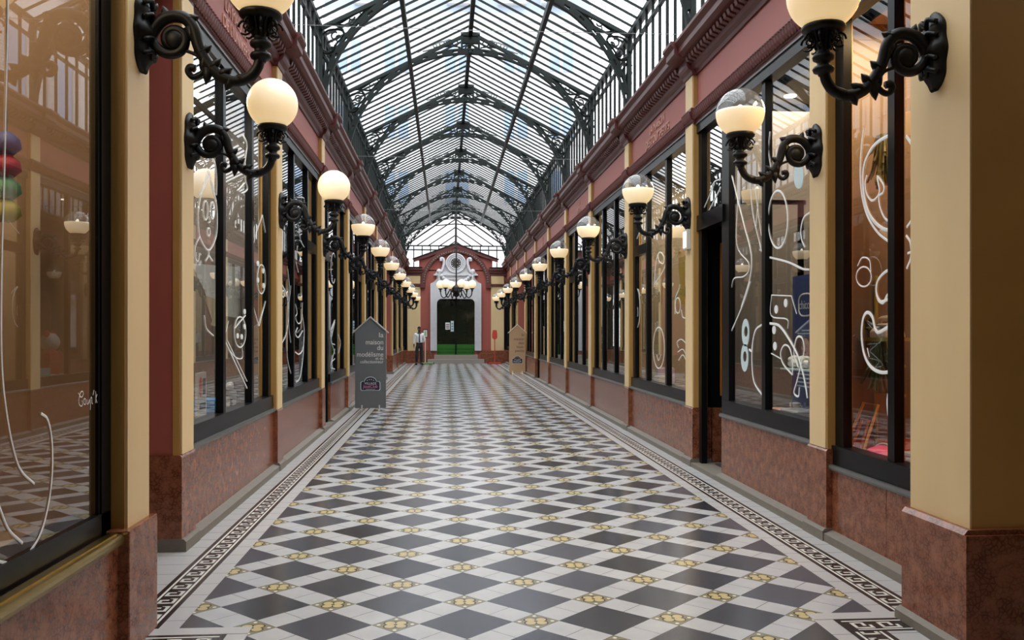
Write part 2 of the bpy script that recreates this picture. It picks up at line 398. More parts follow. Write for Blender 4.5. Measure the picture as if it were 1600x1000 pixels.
# ------------------------------------------------------------------ side walls
OPEN = {(-1, -1), (-1, 6), (1, 7)}                                # bays that open sideways
DOORBAY = {(1, 0): 'far', (-1, 2): 'near', (1, 5): 'far', (-1, 4): 'far'}
def mirror(s, prof): return [(XU(s, u), z) for u, z in prof]
ARCH = [(2.62,4.08),(2.43,4.08),(2.43,4.12),(2.40,4.135),(2.385,4.17),(2.375,4.215),(2.395,4.235),(2.40,4.27),(2.62,4.27)]
CORN = [(2.62,4.66),(2.43,4.66),(2.42,4.70),(2.38,4.725),(2.365,4.76),(2.365,4.845),(2.255,4.855),(2.235,4.875),(2.215,4.89),(2.215,4.955),(2.19,4.975),(2.17,5.00),(2.17,5.035),(2.62,5.06)]
walls = {}
def pilaster(s, k, y0, parent, red_near=False):
    y1 = y0 + PW
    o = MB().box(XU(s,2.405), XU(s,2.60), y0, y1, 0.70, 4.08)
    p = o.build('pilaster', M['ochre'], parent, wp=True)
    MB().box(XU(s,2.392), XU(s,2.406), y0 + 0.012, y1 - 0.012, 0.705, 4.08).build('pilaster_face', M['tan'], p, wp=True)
    b = MB().box(XU(s,2.385), XU(s,2.61), y0 - 0.02, y1 + 0.02, 0.09, 0.685)
    b.prism_y(mirror(s, [(2.385,0.685),(2.397,0.70),(2.61,0.70),(2.61,0.685)]), y0 - 0.02, y1 + 0.02)
    b.build('pilaster_plinth', M['marble'], p, wp=True)
    MB().prism_y(mirror(s, [(2.61,0.0),(2.352,0.0),(2.352,0.075),(2.37,0.095),(2.61,0.095)]), y0 - 0.03, y1 + 0.03).build('pilaster_foot', M['curb'], p, wp=True)
    c = MB().prism_y(mirror(s, [(u - 0.03, z) for u, z in ARCH]), y0 - 0.015, y1 + 0.015)
    n = 6
    for i in range(n):
        yy = y0 + (i + 0.5) * PW / n
        c.tube([(XU(s,2.372), yy - 0.015, 4.13), (XU(s,2.352), yy + 0.015, 4.235)], 0.014, 5)
    c.build('pilaster_capital', M['darkred'], p)
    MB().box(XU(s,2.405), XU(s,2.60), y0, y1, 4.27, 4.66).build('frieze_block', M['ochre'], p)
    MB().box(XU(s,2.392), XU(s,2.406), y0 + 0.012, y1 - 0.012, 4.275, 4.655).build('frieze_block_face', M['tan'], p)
    MB().prism_y(mirror(s, [(u - 0.05 if u < 2.6 else u, z) for u, z in CORN]), y0 - 0.03, y1 + 0.03).build('cornice_break', M['darkred'], p)
    return p

def moulding_teeth(s, y0, y1):
    g = MB(); n = int((y1 - y0) / 0.062)
    for i in range(n):
        yy = y0 + (i + 0.5) * (y1 - y0) / n
        g.tube([(XU(s,2.408), yy - 0.018, 4.125), (XU(s,2.378), yy + 0.018, 4.235)], 0.014, 5)
    return g
def cornice_teeth(s, y0, y1):
    g = MB(); n = int((y1 - y0) / 0.115)
    for i in range(n):
        yy = y0 + (i + 0.5) * (y1 - y0) / n
        g.prism_y(mirror(s, [(2.37,4.765),(2.30,4.79),(2.285,4.835),(2.37,4.845)]), yy - 0.034, yy + 0.034)
    return g

for s in (-1, 1):
    w = struct('wall_' + SIDE[s], '%s shop wall of the passage with tan pilasters and red cornice' % SIDE[s], 'wall'); walls[s] = w
    for k, y0 in enumerate(PILS): pilaster(s, k, y0, w)
    ys, ye = 4.9, YEND
    MB().prism_y(mirror(s, ARCH), ys, ye).build('architrave', M['darkred'], w)
    MB().prism_y(mirror(s, CORN), ys, ye).build('cornice', M['darkred'], w)
    MB().box(XU(s,2.62), XU(s,2.85), ys, ye, 4.08, 5.05).build('wall_core', M['red'], w)
    edges = [4.9] + PILS + [YEND]
    for i in range(len(edges) - 1):
        k = i - 1
        a = edges[i] + (PW if k >= 0 else 0); b = edges[i+1]
        if b - a < 0.3: continue
        MB().box(XU(s,2.45), XU(s,2.63), a, b, 4.27, 4.66).build('frieze_panel', M['frieze'], w)
        moulding_teeth(s, a + 0.02, b - 0.02).build('carved_moulding', M['darkred'], w)
        cornice_teeth(s, a + 0.04, b - 0.04).build('carved_cornice_band', M['darkred'], w)
        if (s, k) in OPEN: continue
        low = (k == -1)                                           # the first bay on the right has a lower sill
        zs = 0.56 if low else 0.70
        segs = [(a, b)]
        if (s, k) in DOORBAY:
            segs = [(a, b - 0.98)] if DOORBAY[(s, k)] == 'far' else [(a + 0.98, b)]
        for (pa, pb) in segs:
            g = MB(); n = 2; L = (pb - pa) / n
            for j in range(n): g.box(XU(s,2.43), XU(s,2.62), pa + j*L + 0.003, pa + (j+1)*L - 0.003, 0.07, zs - 0.005)
            g.build('plinth_panel', M['marble'], w, wp=True)
            MB().prism_y(mirror(s, [(2.6,0),(2.36,0),(2.36,0.06),(2.43,0.085),(2.6,0.085)]), pa, pb).build('stone_curb', M['curb'], w, wp=True)
# engraved words on the friezes
wall_txt = {(-1,0): ("LA MAISON\nDE L'UNIVERS", 8.55), (1,1): ("LA MAISON\nDES TOUT-PETITS", 12.3), (1,3): ("LES\nPETITS", 19.6), (1,5): ("LES\nJEUX", 27.0)}
for (s, k), (body, yc) in wall_txt.items():
    rot = (PI/2, 0, PI/2) if s < 0 else (PI/2, 0, -PI/2)
    text_part('carved_letters', body, (XU(s, 2.448), yc, 4.49), rot, 0.165, M['letter'], walls[s], 'CENTER', 0.010, 1.05)

# ------------------------------------------------------------------ shop fronts
INT = {(-1,0):'greyin',(-1,1):'dark',(1,-1):'orange',(1,0):'greyin',(1,1):'beigein',(1,2):'beigein',(1,3):'beigein',(-1,2):'greyin'}
wcount = [0]
SHOP = {}
def upright(g, s, y0, y1, z0, z1, u0=2.465, u1=2.53): g.box(XU(s,u0), XU(s,u1), y0, y1, z0, z1)
def shop_front(s, k, a, b):
    wcount[0] += 1
    low = (k == -1); zb = 0.58 if low else 0.72
    door = DOORBAY.get((s, k))
    place = 'nearest shop window on the right, lit orange inside' if low else '%s shop window from the camera on the %s wall' % (ORD[k + (1 if s > 0 else 0)], SIDE[s])
    w = struct('window_%d' % wcount[0], 'black framed ' + place, 'shop window')
    SHOP[(s, k)] = w
    g = MB(); panes = []
    wa, wb = a, b
    if door == 'far': wb = b - 0.98
    if door == 'near': wa = a + 0.98
    L = b - a
    if low: ms = [5.76]
    elif door: ms = [wa + (wb - wa) * 0.51]
    else: ms = [a + 1.23, a + 2.41]
    upright(g, s, wa, wa + 0.055, zb, 4.08); upright(g, s, wb - 0.14, wb, zb, 4.08)
    for m_ in ms: upright(g, s, m_ - 0.045, m_ + 0.045, zb, 4.08, 2.462, 2.53)
    g.box(XU(s,2.435), XU(s,2.57), wa, wb, zb, zb + 0.15); g.box(XU(s,2.44), XU(s,2.57), wa, wb, 3.96, 4.09)
    xs = [wa + 0.055] + sum([[m_ - 0.045, m_ + 0.045] for m_ in ms], []) + [wb - 0.14]
    spans = [(xs[i], xs[i+1]) for i in range(0, len(xs), 2)]
    for i, (pa, pb) in enumerate(spans):
        if not low and not door and i == 2 and (k % 2 == 1 or s < 0 and k == 1):   # the last third is a casement under a transom
            g.box(XU(s,2.46), XU(s,2.53), pa, pb, 2.80, 2.95)
            g.box(XU(s,2.475), XU(s,2.53), pa, pa + 0.05, zb, 2.8); g.box(XU(s,2.475), XU(s,2.53), pb - 0.05, pb, zb, 2.8)
            panes += [(pa + 0.05, pb - 0.05, zb + 0.15, 2.80), (pa, pb, 2.95, 3.96)]
        else: panes.append((pa, pb, zb + 0.15, 3.96))
    g.build('window_frame', M['black'], w, wp=True)
    for (pa, pb, z0, z1) in panes:
        MB().box(XU(s,2.500), XU(s,2.508), pa - 0.005, pb + 0.005, z0 - 0.005, z1 + 0.005).build('pane', M['glass'], w, wp=True)
    MB().prism_y(mirror(s, [(2.60,zb-0.03),(2.405,zb-0.03),(2.40,zb-0.015),(2.41,zb+0.005),(2.60,zb+0.01)]), wa - (0.02 if not low else 0), wb + 0.0).build('metal_sill', M['ledge'], w, wp=True)
    MB().box(XU(s,2.425), XU(s,2.45), a, b, 4.062, 4.078).build('metal_head_strip', M['ledge'], w, wp=True)
    # display box behind the glass
    im = M[INT.get((s, k), 'dark')]
    d = 3.45 if low else 3.95
    h = MB(); z0 = zb + 0.02 if not low else 0.62
    wb_ = wb
    if low: wb = wb + 0.28
    h.box(XU(s,2.58), XU(s,d), wa, wb, z0 - 0.05, z0); h.box(XU(s,d), XU(s,d+0.06), wa, wb, z0, 4.1); h.box(XU(s,2.58), XU(s,d), wa - 0.05, wa, z0, 4.1); h.box(XU(s,2.62 if low else 2.58), XU(s,d), wb, wb + 0.03, z0, 4.1)
    h.build('display_backdrop', im, w, wp=True)
    MB().box(XU(s,2.62), XU(s,d), wa, wb, 4.08, 4.14).build('display_ceiling', M['beigein'] if (s,k) in INT else M['dark'], w)
    if door:
        da, db = (b - 0.98, b) if door == 'far' else (a, a + 0.98)
        wcount_d = 1 + len([o for o in bpy.data.objects if o.name.startswith('door_')])
        dr = struct('door_%d' % wcount_d, 'black shop doorway set between pilasters on the %s wall, %s from the camera' % (SIDE[s], {(1,0):'nearest',(1,5):'farther',(-1,2):'nearest',(-1,4):'farther'}[(s,k)]), 'door')
        g = MB()
        upright(g, s, da, da + 0.10, 0.02, 4.08); upright(g, s, db - 0.12, db, 0.02, 4.08)
        g.box(XU(s,2.44), XU(s,2.57), da, db, 2.80, 2.98); g.box(XU(s,2.44), XU(s,2.57), da, db, 3.96, 4.09)
        g.build('door_frame', M['black'], dr, wp=True)
        MB().box(XU(s,2.500), XU(s,2.508), da + 0.09, db - 0.11, 2.97, 3.97).build('transom_pane', M['glass'], dr, wp=True)
        # the recess and the set-back leaf
        r = MB(); r.box(XU(s,2.57), XU(s,3.35), da + .06, da + .08, 0.02, 4.1); r.box(XU(s,2.57), XU(s,3.35), db, db + 0.05, 0.02, 4.1); r.box(XU(s,2.57), XU(s,3.35), da, db, 2.98, 3.03)
        r.build('recess_lining', M['black'], dr, wp=True)
        MB().box(XU(s,2.36), XU(s,3.35), da, db, 0.0, 0.05).build('threshold', M['curb'], dr, wp=True)
        MB().box(XU(s,3.30), XU(s,3.36), da, db, 0.05, 0.70).build('recess_plinth', M['marble'], dr, wp=True)
        lf = MB(); lf.box(XU(s,3.26), XU(s,3.33), da, da + 0.12, 0.70, 2.98); lf.box(XU(s,3.26), XU(s,3.33), db - 0.12, db, 0.70, 2.98); lf.box(XU(s,3.26), XU(s,3.33), da, db, 0.70, 0.86); lf.box(XU(s,3.26), XU(s,3.33), da, db, 2.70, 2.98)
        lf.build('door_leaf', M['black'], dr, wp=True)
        MB().box(XU(s,3.29), XU(s,3.30), da + 0.12, db - 0.12, 0.86, 2.70).build('door_pane', M['glass'], dr, wp=True)
        MB().box(XU(s,3.9), XU(s,3.95), da - 0.2, db + 0.2, 0.7, 3.0).build('shop_back_panel', M['orange'] if (s,k)==(1,0) else M['dark'], dr, wp=True)
        MB().box(XU(s,2.62), XU(s,3.30), db - 0.03, db + 0.0, 0.05, 0.70).build('recess_side_plinth', M['marble'], dr, wp=True)
        MB().box(XU(s,2.72), XU(s,2.93), db - 0.02, db + 0.0, 0.84, 2.66).build('recess_side_panel', M['orange'] if s > 0 else M['brown'], dr, wp=True)
        MB().box(XU(s,2.93), XU(s,3.22), db - 0.02, db + 0.0, 0.84, 2.66).build('recess_side_panel', M['greyin'], dr, wp=True)
        MB().box(XU(s,2.60), XU(s,3.0), da + 0.2, db - 0.2, 0.05, 0.062).build('door_mat', M['dark'], dr, wp=True)
    return w
for s in (-1, 1):
    for k in range(-1, 9):
        if (s, k) in OPEN: continue
        if k == -1: a, b = 4.82, PILS[0]
        else: a, b = PILS[k] + PW, PILS[k+1]
        shop_front(s, k, a, b)

# last short bay before the end wall
for s in (-1, 1):
    a, b = PILS[9] + PW, YEND
    wcount[0] += 1
    w = struct('window_%d' % wcount[0], 'black framed narrow shop window next to the end wall, %s wall' % SIDE[s], 'shop window')
    g = MB(); upright(g, s, a, a + 0.08, 0.72, 4.08); upright(g, s, b - 0.3, b, 0.72, 4.08); upright(g, s, (a+b)/2 - 0.05, (a+b)/2 + 0.05, 0.72, 4.08)
    g.box(XU(s,2.44), XU(s,2.57), a, b, 0.72, 0.87); g.box(XU(s,2.44), XU(s,2.57), a, b, 3.96, 4.09); g.build('window_frame', M['black'], w, wp=True)
    MB().box(XU(s,2.500), XU(s,2.508), a + 0.07, b - 0.28, 0.86, 3.97).build('pane', M['glass'], w, wp=True)
    h = MB(); h.box(XU(s,3.9), XU(s,3.96), a, b, 0.7, 4.1); h.box(XU(s,2.58), XU(s,3.9), a, b, 0.68, 0.72); h.build('display_backdrop', M['dark'], w, wp=True)

# side openings: red return walls, a plinth and a dark glazed back
wt = [0]
for (s, k) in OPEN:
    a = PILS[k] + PW if k >= 0 else 4.90
    b = PILS[k+1] if k >= 0 else PILS[0]
    wn_name = {(-1,-1): 'wall_left_near_recess', (-1,6): 'wall_left_far_recess', (1,7): 'wall_right_recess'}[(s, k)]
    lab = {(-1,-1): 'red painted recess wall just past the near left pillar', (-1,6): 'red painted recess wall far down the left side', (1,7): 'red painted recess wall behind the tan house sign'}[(s, k)]
    w = struct(wn_name, lab, 'wall')
    g = MB(); g.box(XU(s,2.60), XU(s,4.6), b, b + 0.2, 0.70, 4.1); g.box(XU(s,2.47), XU(s,4.6), a - 0.2, a, 0.70, 4.1)
    g.box(XU(s,4.6), XU(s,4.7), a - 0.2, b + 0.2, 0, 4.1); g.build('return_wall', M['red'], w, wp=True)
    MB().box(XU(s,2.45), XU(s,2.62), b - 0.004, b + 0.01, 0.70, 4.08).build('red_return_face', M['red'], w, wp=True)
    MB().box(XU(s,2.405), XU(s,2.452), b - 0.010, b + 0.01, 0.70, 4.08).build('ochre_edge', M['ochre'], w, wp=True)
    MB().box(XU(s,2.455), XU(s,4.6), b - 0.025, b + 0.05, 0.05, 0.70).build('recess_plinth', M['marble'], w, wp=True)
    MB().box(XU(s,2.43), XU(s,4.6), b - 0.035, b + 0.02, 0.0, 0.05).build('recess_curb', M['curb'], w, wp=True)
    MB().box(XU(s,2.47), XU(s,4.6), a - 0.05, a + 0.02, 0.0, 0.70).build('recess_plinth', M['marble'], w, wp=True)
    MB().box(XU(s,2.47), XU(s,4.7), a - 0.2, b + 0.2, 4.1, 4.2).build('recess_ceiling', M['brown'], w, wp=True)
    MB().box(XU(s,4.5), XU(s,4.58), a + 0.3, b - 0.3, 0.05, 3.0).build('dark_door', M['black'], w, wp=True)

# ------------------------------------------------------------------ near end of the passage
nw = struct('wall_left_near', 'near left wall with tan pillar, brass rail and red marble plinth', 'wall')
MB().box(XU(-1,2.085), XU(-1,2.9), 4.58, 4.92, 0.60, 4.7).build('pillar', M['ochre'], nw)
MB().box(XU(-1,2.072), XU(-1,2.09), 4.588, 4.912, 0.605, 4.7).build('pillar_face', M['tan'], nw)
MB().box(XU(-1,2.04), XU(-1,2.9), 4.52, 4.95, 0.0, 0.615).build('pillar_plinth', M['marble'], nw, wp=True, bevel=0.006)
MB().box(XU(-1,2.095), XU(-1,2.3), -3.4, 4.52, 0.0, 0.60).build('plinth_panel', M['marble'], nw, wp=True)
MB().tube([(XU(-1,2.085), -3.4, 0.60), (XU(-1,2.085), 4.50, 0.605)], 0.030, 12).build('brass_rail', M['brass'], nw, smooth=True)
MB().box(XU(-1,2.09), XU(-1,2.13), -3.4, 4.50, 0.60, 0.64).build('brass_ledge', M['brass'], nw)
wcount[0] += 1
lw = struct('window_%d' % wcount[0], 'large shop window with white curved lines beside the camera, left edge', 'shop window'); LW = lw
g = MB(); g.box(XU(-1,2.15), XU(-1,2.30), -3.4, 4.58, 0.62, 0.74); g.box(XU(-1,2.15), XU(-1,2.20), 4.46, 4.58, 0.62, 4.6)
g.box(XU(-1,2.158), XU(-1,2.20), 4.44, 4.475, 0.62, 4.6); g.box(XU(-1,2.13), XU(-1,2.30), 1.0, 1.1, 0.62, 4.6); g.build('window_frame', M['black'], lw)
XGL = XU(-1, 2.165)
MB().box(XGL, XGL - 0.008, 1.09, 4.44, 0.75, 4.6).build('pane', M['glass'], lw)
MB().box(XGL, XGL - 0.008, -3.4, 1.01, 0.75, 4.6).build('pane', M['glass'], lw)
h = MB(); h.box(XU(-1,3.0), XU(-1,3.05), -3.4, 4.56, 0.6, 4.6); h.box(XU(-1,2.3), XU(-1,3.0), -3.4, 4.56, 0.6, 0.66); h.box(XU(-1,2.2), XU(-1,3.0), 4.475, 4.56, 0.66, 4.6)
h.build('display_backdrop', M['brown'], lw)
MB().box(XU(-1,2.3), XU(-1,3.0), -3.4, 4.56, 4.15, 4.22).build('display_ceiling', M['brown'], lw)

rw = struct('wall_right_near', 'near right pillar wall painted tan over red marble plinth', 'wall')
MB().box(XU(1,2.085), XU(1,4.2), 4.225, 4.80, 0.62, 4.7).build('pillar', M['ochre'], rw)  # ochre front: the backlit side's shade is put into its colour
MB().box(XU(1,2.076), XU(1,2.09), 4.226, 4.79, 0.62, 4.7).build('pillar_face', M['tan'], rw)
g = MB().box(XU(1,2.03), XU(1,4.2), 4.18, 4.80, 0.06, 0.60); g.prism_y([(XU(1,2.03),0.60),(XU(1,2.05),0.625),(XU(1,4.2),0.625),(XU(1,4.2),0.60)], 4.20, 4.80)
g.build('pillar_plinth', M['marble'], rw, wp=True)
MB().prism_y(mirror(1, [(4.2,0),(2.0,0),(2.0,0.05),(2.03,0.07),(4.2,0.07)]), 4.16, 4.82).build('pillar_foot', M['curb'], rw, wp=True)
MB().box(XU(1,4.0), XU(1,4.1), -3.4, 4.2, 0, 4.7).build('entry_wall', M['ochre'], rw)
eb = MB().box(XC-4.2, XC+4.2, -3.5, -3.4, 0, 4.7).build('wall_light_block', M['brown']); tag(eb, 'unseen brown wall added behind the camera to keep sky light out', 'wall', None, 'structure')  # added out of view so the open sky cannot light the pillar front
ec = MB().box(XC-4.2, XC+4.2, -3.5, 3.2, 4.7, 4.8).build('ceiling_entry', M['beigein']); tag(ec, 'low plain ceiling over the entrance behind the camera', 'ceiling', None, 'structure')
g = MB(); g.add([(XC-2.6,3.1,4.7),(XC+2.6,3.1,4.7),(XC+2.6,3.1,6.4),(XC,3.1,7.7),(XC-2.6,3.1,6.4),(XC-2.6,3.2,4.7),(XC+2.6,3.2,4.7),(XC+2.6,3.2,6.4),(XC,3.2,7.7),(XC-2.6,3.2,6.4)],
      [(0,1,2,3,4),(9,8,7,6,5),(0,5,6,1),(1,6,7,2),(2,7,8,3),(3,8,9,4),(4,9,5,0)])
for s in (-1, 1): MB().box(XU(s,2.07), XU(s,2.9), 3.2, 4.95, 4.7, 5.06).build('pillar_top', M['darkred'], nw if s < 0 else rw)
gw = g.build('wall_gable', M['plaster']); tag(gw, 'pale gable wall above the entrance, out of the frame', 'wall', None, 'structure')

# ------------------------------------------------------------------ glass roof
ZE, ZR, UE = 6.40, 7.65, 2.44
roof = struct('ceiling', 'pitched glass roof on dark iron bars over the passage', 'glass roof')
redges = [3.2, 4.95, 6.78] + [6.78 + PITCH * k for k in range(1, 10)] + [43.2]
def rz(u): return ZR - (ZR - ZE) * u / UE
for i in range(len(redges) - 1):
    a, b = redges[i], redges[i+1]
    n = max(3, int(round((b - a) / 0.369)))
    for s in (-1, 1):
        t = 0.012
        MB().add([(XU(s,0.01),a,ZR+.03),(XU(s,UE+.06),a,rz(UE+.06)+.03),(XU(s,UE+.06),b,rz(UE+.06)+.03),(XU(s,0.01),b,ZR+.03),(XU(s,0.01),a,ZR+.03+t),(XU(s,UE+.06),a,rz(UE+.06)+.03+t),(XU(s,UE+.06),b,rz(UE+.06)+.03+t),(XU(s,0.01),b,ZR+.03+t)],
                 [(0,1,2,3),(4,5,6,7),(0,1,5,4),(1,2,6,5),(2,3,7,6),(3,0,4,7)]).build('roof_glass', M['roofglass'], roof)
        g = MB()
        for j in range(n):
            y = a + j * (b - a) / n
            w = 0.009; d = 0.012
            g.add([(XU(s,0.0),y-w,ZR-d),(XU(s,UE+.05),y-w,rz(UE+.05)-d),(XU(s,UE+.05),y+w,rz(UE+.05)-d),(XU(s,0.0),y+w,ZR-d),(XU(s,0.0),y-w,ZR+.03),(XU(s,UE+.05),y-w,rz(UE+.05)+.03),(XU(s,UE+.05),y+w,rz(UE+.05)+.03),(XU(s,0.0),y+w,ZR+.03)],
                  [(0,1,2,3),(4,5,6,7),(0,1,5,4),(1,2,6,5),(2,3,7,6),(3,0,4,7)])
        g.build('roof_bars', M['roofiron'], roof)
        MB().box(XU(s,2.46), XU(s,2.47), a, b, 5.05, ZE).build('side_glass', M['roofglass'], roof)
        g = MB(); m_ = max(3, int(round((b - a) / 0.41)))
        for j in range(m_):
            y = a + j * (b - a) / m_
            g.box(XU(s,2.42), XU(s,2.46), y - 0.014, y + 0.014, 5.03, ZE)
        g.box(XU(s,2.415), XU(s,2.465), a, b, 6.12, 6.16)
        g.build('side_bars', M['roofiron'], roof)
for s in (-1, 1):
    MB().box(XU(s,2.40), XU(s,2.50), 3.2, 43.2, 6.36, 6.44).build('eaves_rail', M['roofiron'], roof)
    MB().box(XU(s,1.15), XU(s,1.22), 3.2, 43.2, rz(1.185) - 0.15, rz(1.185) - 0.03).build('purlin', M['roofiron'], roof)
MB().box(XC-0.04, XC+0.04, 3.2, 43.2, ZR - 0.10, ZR + 0.06).build('ridge_bar', M['roofiron'], roof)

# arches: one proto, copied along the passage
AY = 14.17
def tr(x, y): return on_y(440 + 0.1625 * x, 0.1625 * y, AY)
def trp(pts):
    out = []
    for x, y in pts:
        p = tr(x, y); out.append((p[0] - XC, 0.0, p[2]))
    return out
arch = thing('roof_arch', '', 'roof arch', (XC, AY, 0))
def ell(a, b, n=48): return [(a * math.cos(PI * i / n), 0.0, 5.0 + b * math.sin(PI * i / n)) for i in range(n + 1)]
def band(pts0, pts1, d):
    g = MB()
    for i in range(len(pts0) - 1):
        a, b, c, e = pts0[i], pts0[i+1], pts1[i+1], pts1[i]
        g.add([(a[0],-d,a[2]),(b[0],-d,b[2]),(c[0],-d,c[2]),(e[0],-d,e[2]),(a[0],d,a[2]),(b[0],d,b[2]),(c[0],d,c[2]),(e[0],d,e[2])],
              [(0,1,2,3),(7,6,5,4),(0,4,5,1),(3,2,6,7)] + ([(0,3,7,4)] if i == 0 else []) + ([(1,5,6,2)] if i == len(pts0) - 2 else []))
    return g
NS = 75
i0, i1 = ell(2.385, 2.205, NS), ell(2.417, 2.237, NS); o0, o1 = ell(2.45, 2.28, NS), ell(2.485, 2.315, NS)
o0 = [(min(max(x, -2.445), 2.445), y, z) for x, y, z in o0]; o1 = [(min(max(x, -2.47), 2.47), y, z) for x, y, z in o1]
rib = MB(); dd = 0.045
for lv in (i0, i1, o0, o1):
    for x, y, z in lv: rib.v += [(x, -dd, z), (x, dd, z)]
def ri(l, i, sd): return (l * (NS + 1) + i) * 2 + sd
for i in range(NS):
    solid = (i % 3 != 1)
    for (l0, l1) in (((0, 3),) if False else ((0, 1), (1, 2), (2, 3))):
        if l0 == 1 and not solid: continue
        rib.f.append((ri(l0,i,0), ri(l0,i+1,0), ri(l1,i+1,0), ri(l1,i,0))); rib.f.append((ri(l1,i,1), ri(l1,i+1,1), ri(l0,i+1,1), ri(l0,i,1)))
    for l in ((0, 3) if solid else (0, 1, 2, 3)): rib.f.append((ri(l,i,0), ri(l,i,1), ri(l,i+1,1), ri(l,i+1,0)))
rib.build('arched_rib', M['roofiron'], arch)
curves = [([(600,320),(570,268),(500,235),(420,258),(362,310),(348,380),(365,455),(402,505),(445,517),(490,500),(520,462)], .026),
          ([(605,385),(592,305),(520,285),(440,300),(392,350),(376,420),(400,482),(450,505)], .018),
          ([(346,370),(358,450),(395,535),(432,595),(448,650),(440,700)], .026),
          ([(600,330),(565,385),(530,420),(500,470),(480,500)], .018),
          ([(415,258),(480,240),(560,242),(640,252),(690,236),(722,200),(760,150)], .022),
          ([(400,265),(470,240),(560,222),(640,175),(680,150),(740,120),(800,95),(880,62)], .020),
          ([(720,205),(780,130),(830,95),(880,65)], .018),
          ([(440,540),(480,570),(505,555)], .016), ([(345,560),(372,590),(400,640),(405,700),(400,760),(395,830)], .016)]
circs = [(515,345,36,.016),(552,372,30,.014),(475,435,38,.016),(488,480,26,.014),(675,165,28,.015),(672,215,24,.013),(780,112,30,.014),(370,637,22,.014),(388,690,20,.013),(372,740,22,.013),(392,790,18,.012)]
for sgn in (1, -1):
    g = MB()
    for pts, r in curves:
        p = spline(trp(pts), 5); g.tube([(x * sgn, y, z) for x, y, z in p], r * 0.78, 6, flat=1.8)
    for cx, cy, rr, r in circs:
        p = trp([(cx + rr * math.cos(2*PI*i/12), cy + rr * math.sin(2*PI*i/12)) for i in range(11)])
        g.tube([(x * sgn, y, z) for x, y, z in p], r * 0.85, 5, flat=1.8)
    g.build('spandrel_scrollwork', M['roofiron'], arch)
    g = MB()
    g.add([(0,-.03,ZR-.05),(sgn*2.46,-.03,ZE-.05),(sgn*2.46,.03,ZE-.05),(0,.03,ZR-.05),(0,-.03,ZR+.02),(sgn*2.46,-.03,ZE+.02),(sgn*2.46,.03,ZE+.02),(0,.03,ZR+.02)],
          [(0,1,2,3),(4,5,6,7),(0,1,5,4),(1,2,6,5),(2,3,7,6),(3,0,4,7)])
    g.build('rafter', M['roofiron'], arch)
    MB().box(sgn*2.40, sgn*2.47, -.05, .05, 5.0, ZE).build('post', M['roofiron'], arch)
    g = MB()
    for (cx, cz, r) in ((.30,7.42,.055),(.42,7.43,.06),(.56,7.40,.05),(.70,7.36,.035)):
        g.tube([(sgn*(cx + r*math.cos(2*PI*i/12)), 0, cz + r*math.sin(2*PI*i/12)) for i in range(12)], .014, 5, closed=True, flat=1.5)
    g.tube(spline([(sgn*.2,0,7.34),(sgn*.34,0,7.36),(sgn*.6,0,7.33),(sgn*.95,0,7.24)], 5), .016, 5)
    g.tube(spline([(sgn*.2,0,7.50),(sgn*.5,0,7.46),(sgn*.8,0,7.36),(sgn*1.05,0,7.22)], 5), .016, 5)
    g.build('crown_scrollwork', M['roofiron'], arch)
g = MB(); g.box(-.19,.19,-.06,.06,7.56,7.63); g.box(-.19,-.15,-.06,.06,7.30,7.58); g.box(.15,.19,-.06,.06,7.30,7.58); g.box(-.16,.16,-.05,.05,7.42,7.54)
g.tube([(.10*math.cos(2*PI*i/14), -.03, 7.30 + .09*math.sin(2*PI*i/14)) for i in range(14)], .02, 6, closed=True)
g.ball((0, -.02, 7.23), .05)
g.build('crown_box', M['roofiron'], arch)
arch_ys = [6.78 + PITCH * k for k in range(10)] + [43.0]
for i, y in enumerate(arch_ys):
    o = arch if i == 2 else copy_tree(arch)
    o.location = (XC, y, 0)
    o['label'] = ('dark iron roof arch above the %s pair of wall lamps from the camera' % ORD[i + 1]) if i < 10 else 'farthest dark iron arch, where the glass roof ends above the pediment'
    o['group'] = 'iron arches of the glass roof'
# glazed hip at the far end
hip = struct('window_end_hip', 'glazed iron screen and hipped glass end above the pediment', 'window')
g = MB(); YH = 43.2; ZT = 6.05
def rail(p, q, r=.028): g.tube([p, q], r, 5)
for zz in (ZT, 5.85): rail((XC-2.45,YH+1.2,zz),(XC+2.45,YH+1.2,zz),.035)
for i in range(-6, 7): rail((XC+i*.41,YH+1.2,4.6),(XC+i*.41,YH+1.2,ZT))
top = (XC, YH, 7.6); foot = (XC, YH+1.2, ZT)
rail(top, foot, .04)
for f in (0.22, 0.45, 0.68, 0.86):
    p = [top[i] + (foot[i]-top[i])*f for i in range(3)]
    for s in (-1, 1): rail(p, (XC + s*2.45*(1-f), YH+1.2 - 0.0, ZT))
for s in (-1, 1): rail(top, (XC+s*2.45,YH+1.2,ZT), .04); rail((XC+s*.95,YH+.42,6.95),(XC,YH+.42,7.05))
g.build('hip_bars', M['roofiron'], hip)
g = MB(); g.add([(XC-2.45,YH+1.22,4.6),(XC+2.45,YH+1.22,4.6),(XC+2.45,YH+1.22,ZT),(XC-2.45,YH+1.22,ZT),(XC-2.45,YH+1.23,4.6),(XC+2.45,YH+1.23,4.6),(XC+2.45,YH+1.23,ZT),(XC-2.45,YH+1.23,ZT)], [(0,1,2,3),(4,5,6,7),(0,1,5,4),(1,2,6,5),(2,3,7,6),(3,0,4,7)])
g.build('screen_glass', M['roofglass'], hip)

# thin cables across
for k, nm in ((1,'third'),(3,'fifth'),(5,'seventh')):
    y = 6.78 + PITCH*k
    c = MB().tube([(XC-2.3,y-.25,5.10),(XC,y-.25,5.085),(XC+2.3,y-.25,5.10)], .0035, 5).build('tie_cable', M['steel'])
    tag(c, 'thin steel cable stretched across near the %s pair of wall lamps' % nm, 'cable', 'steel cables across the passage')

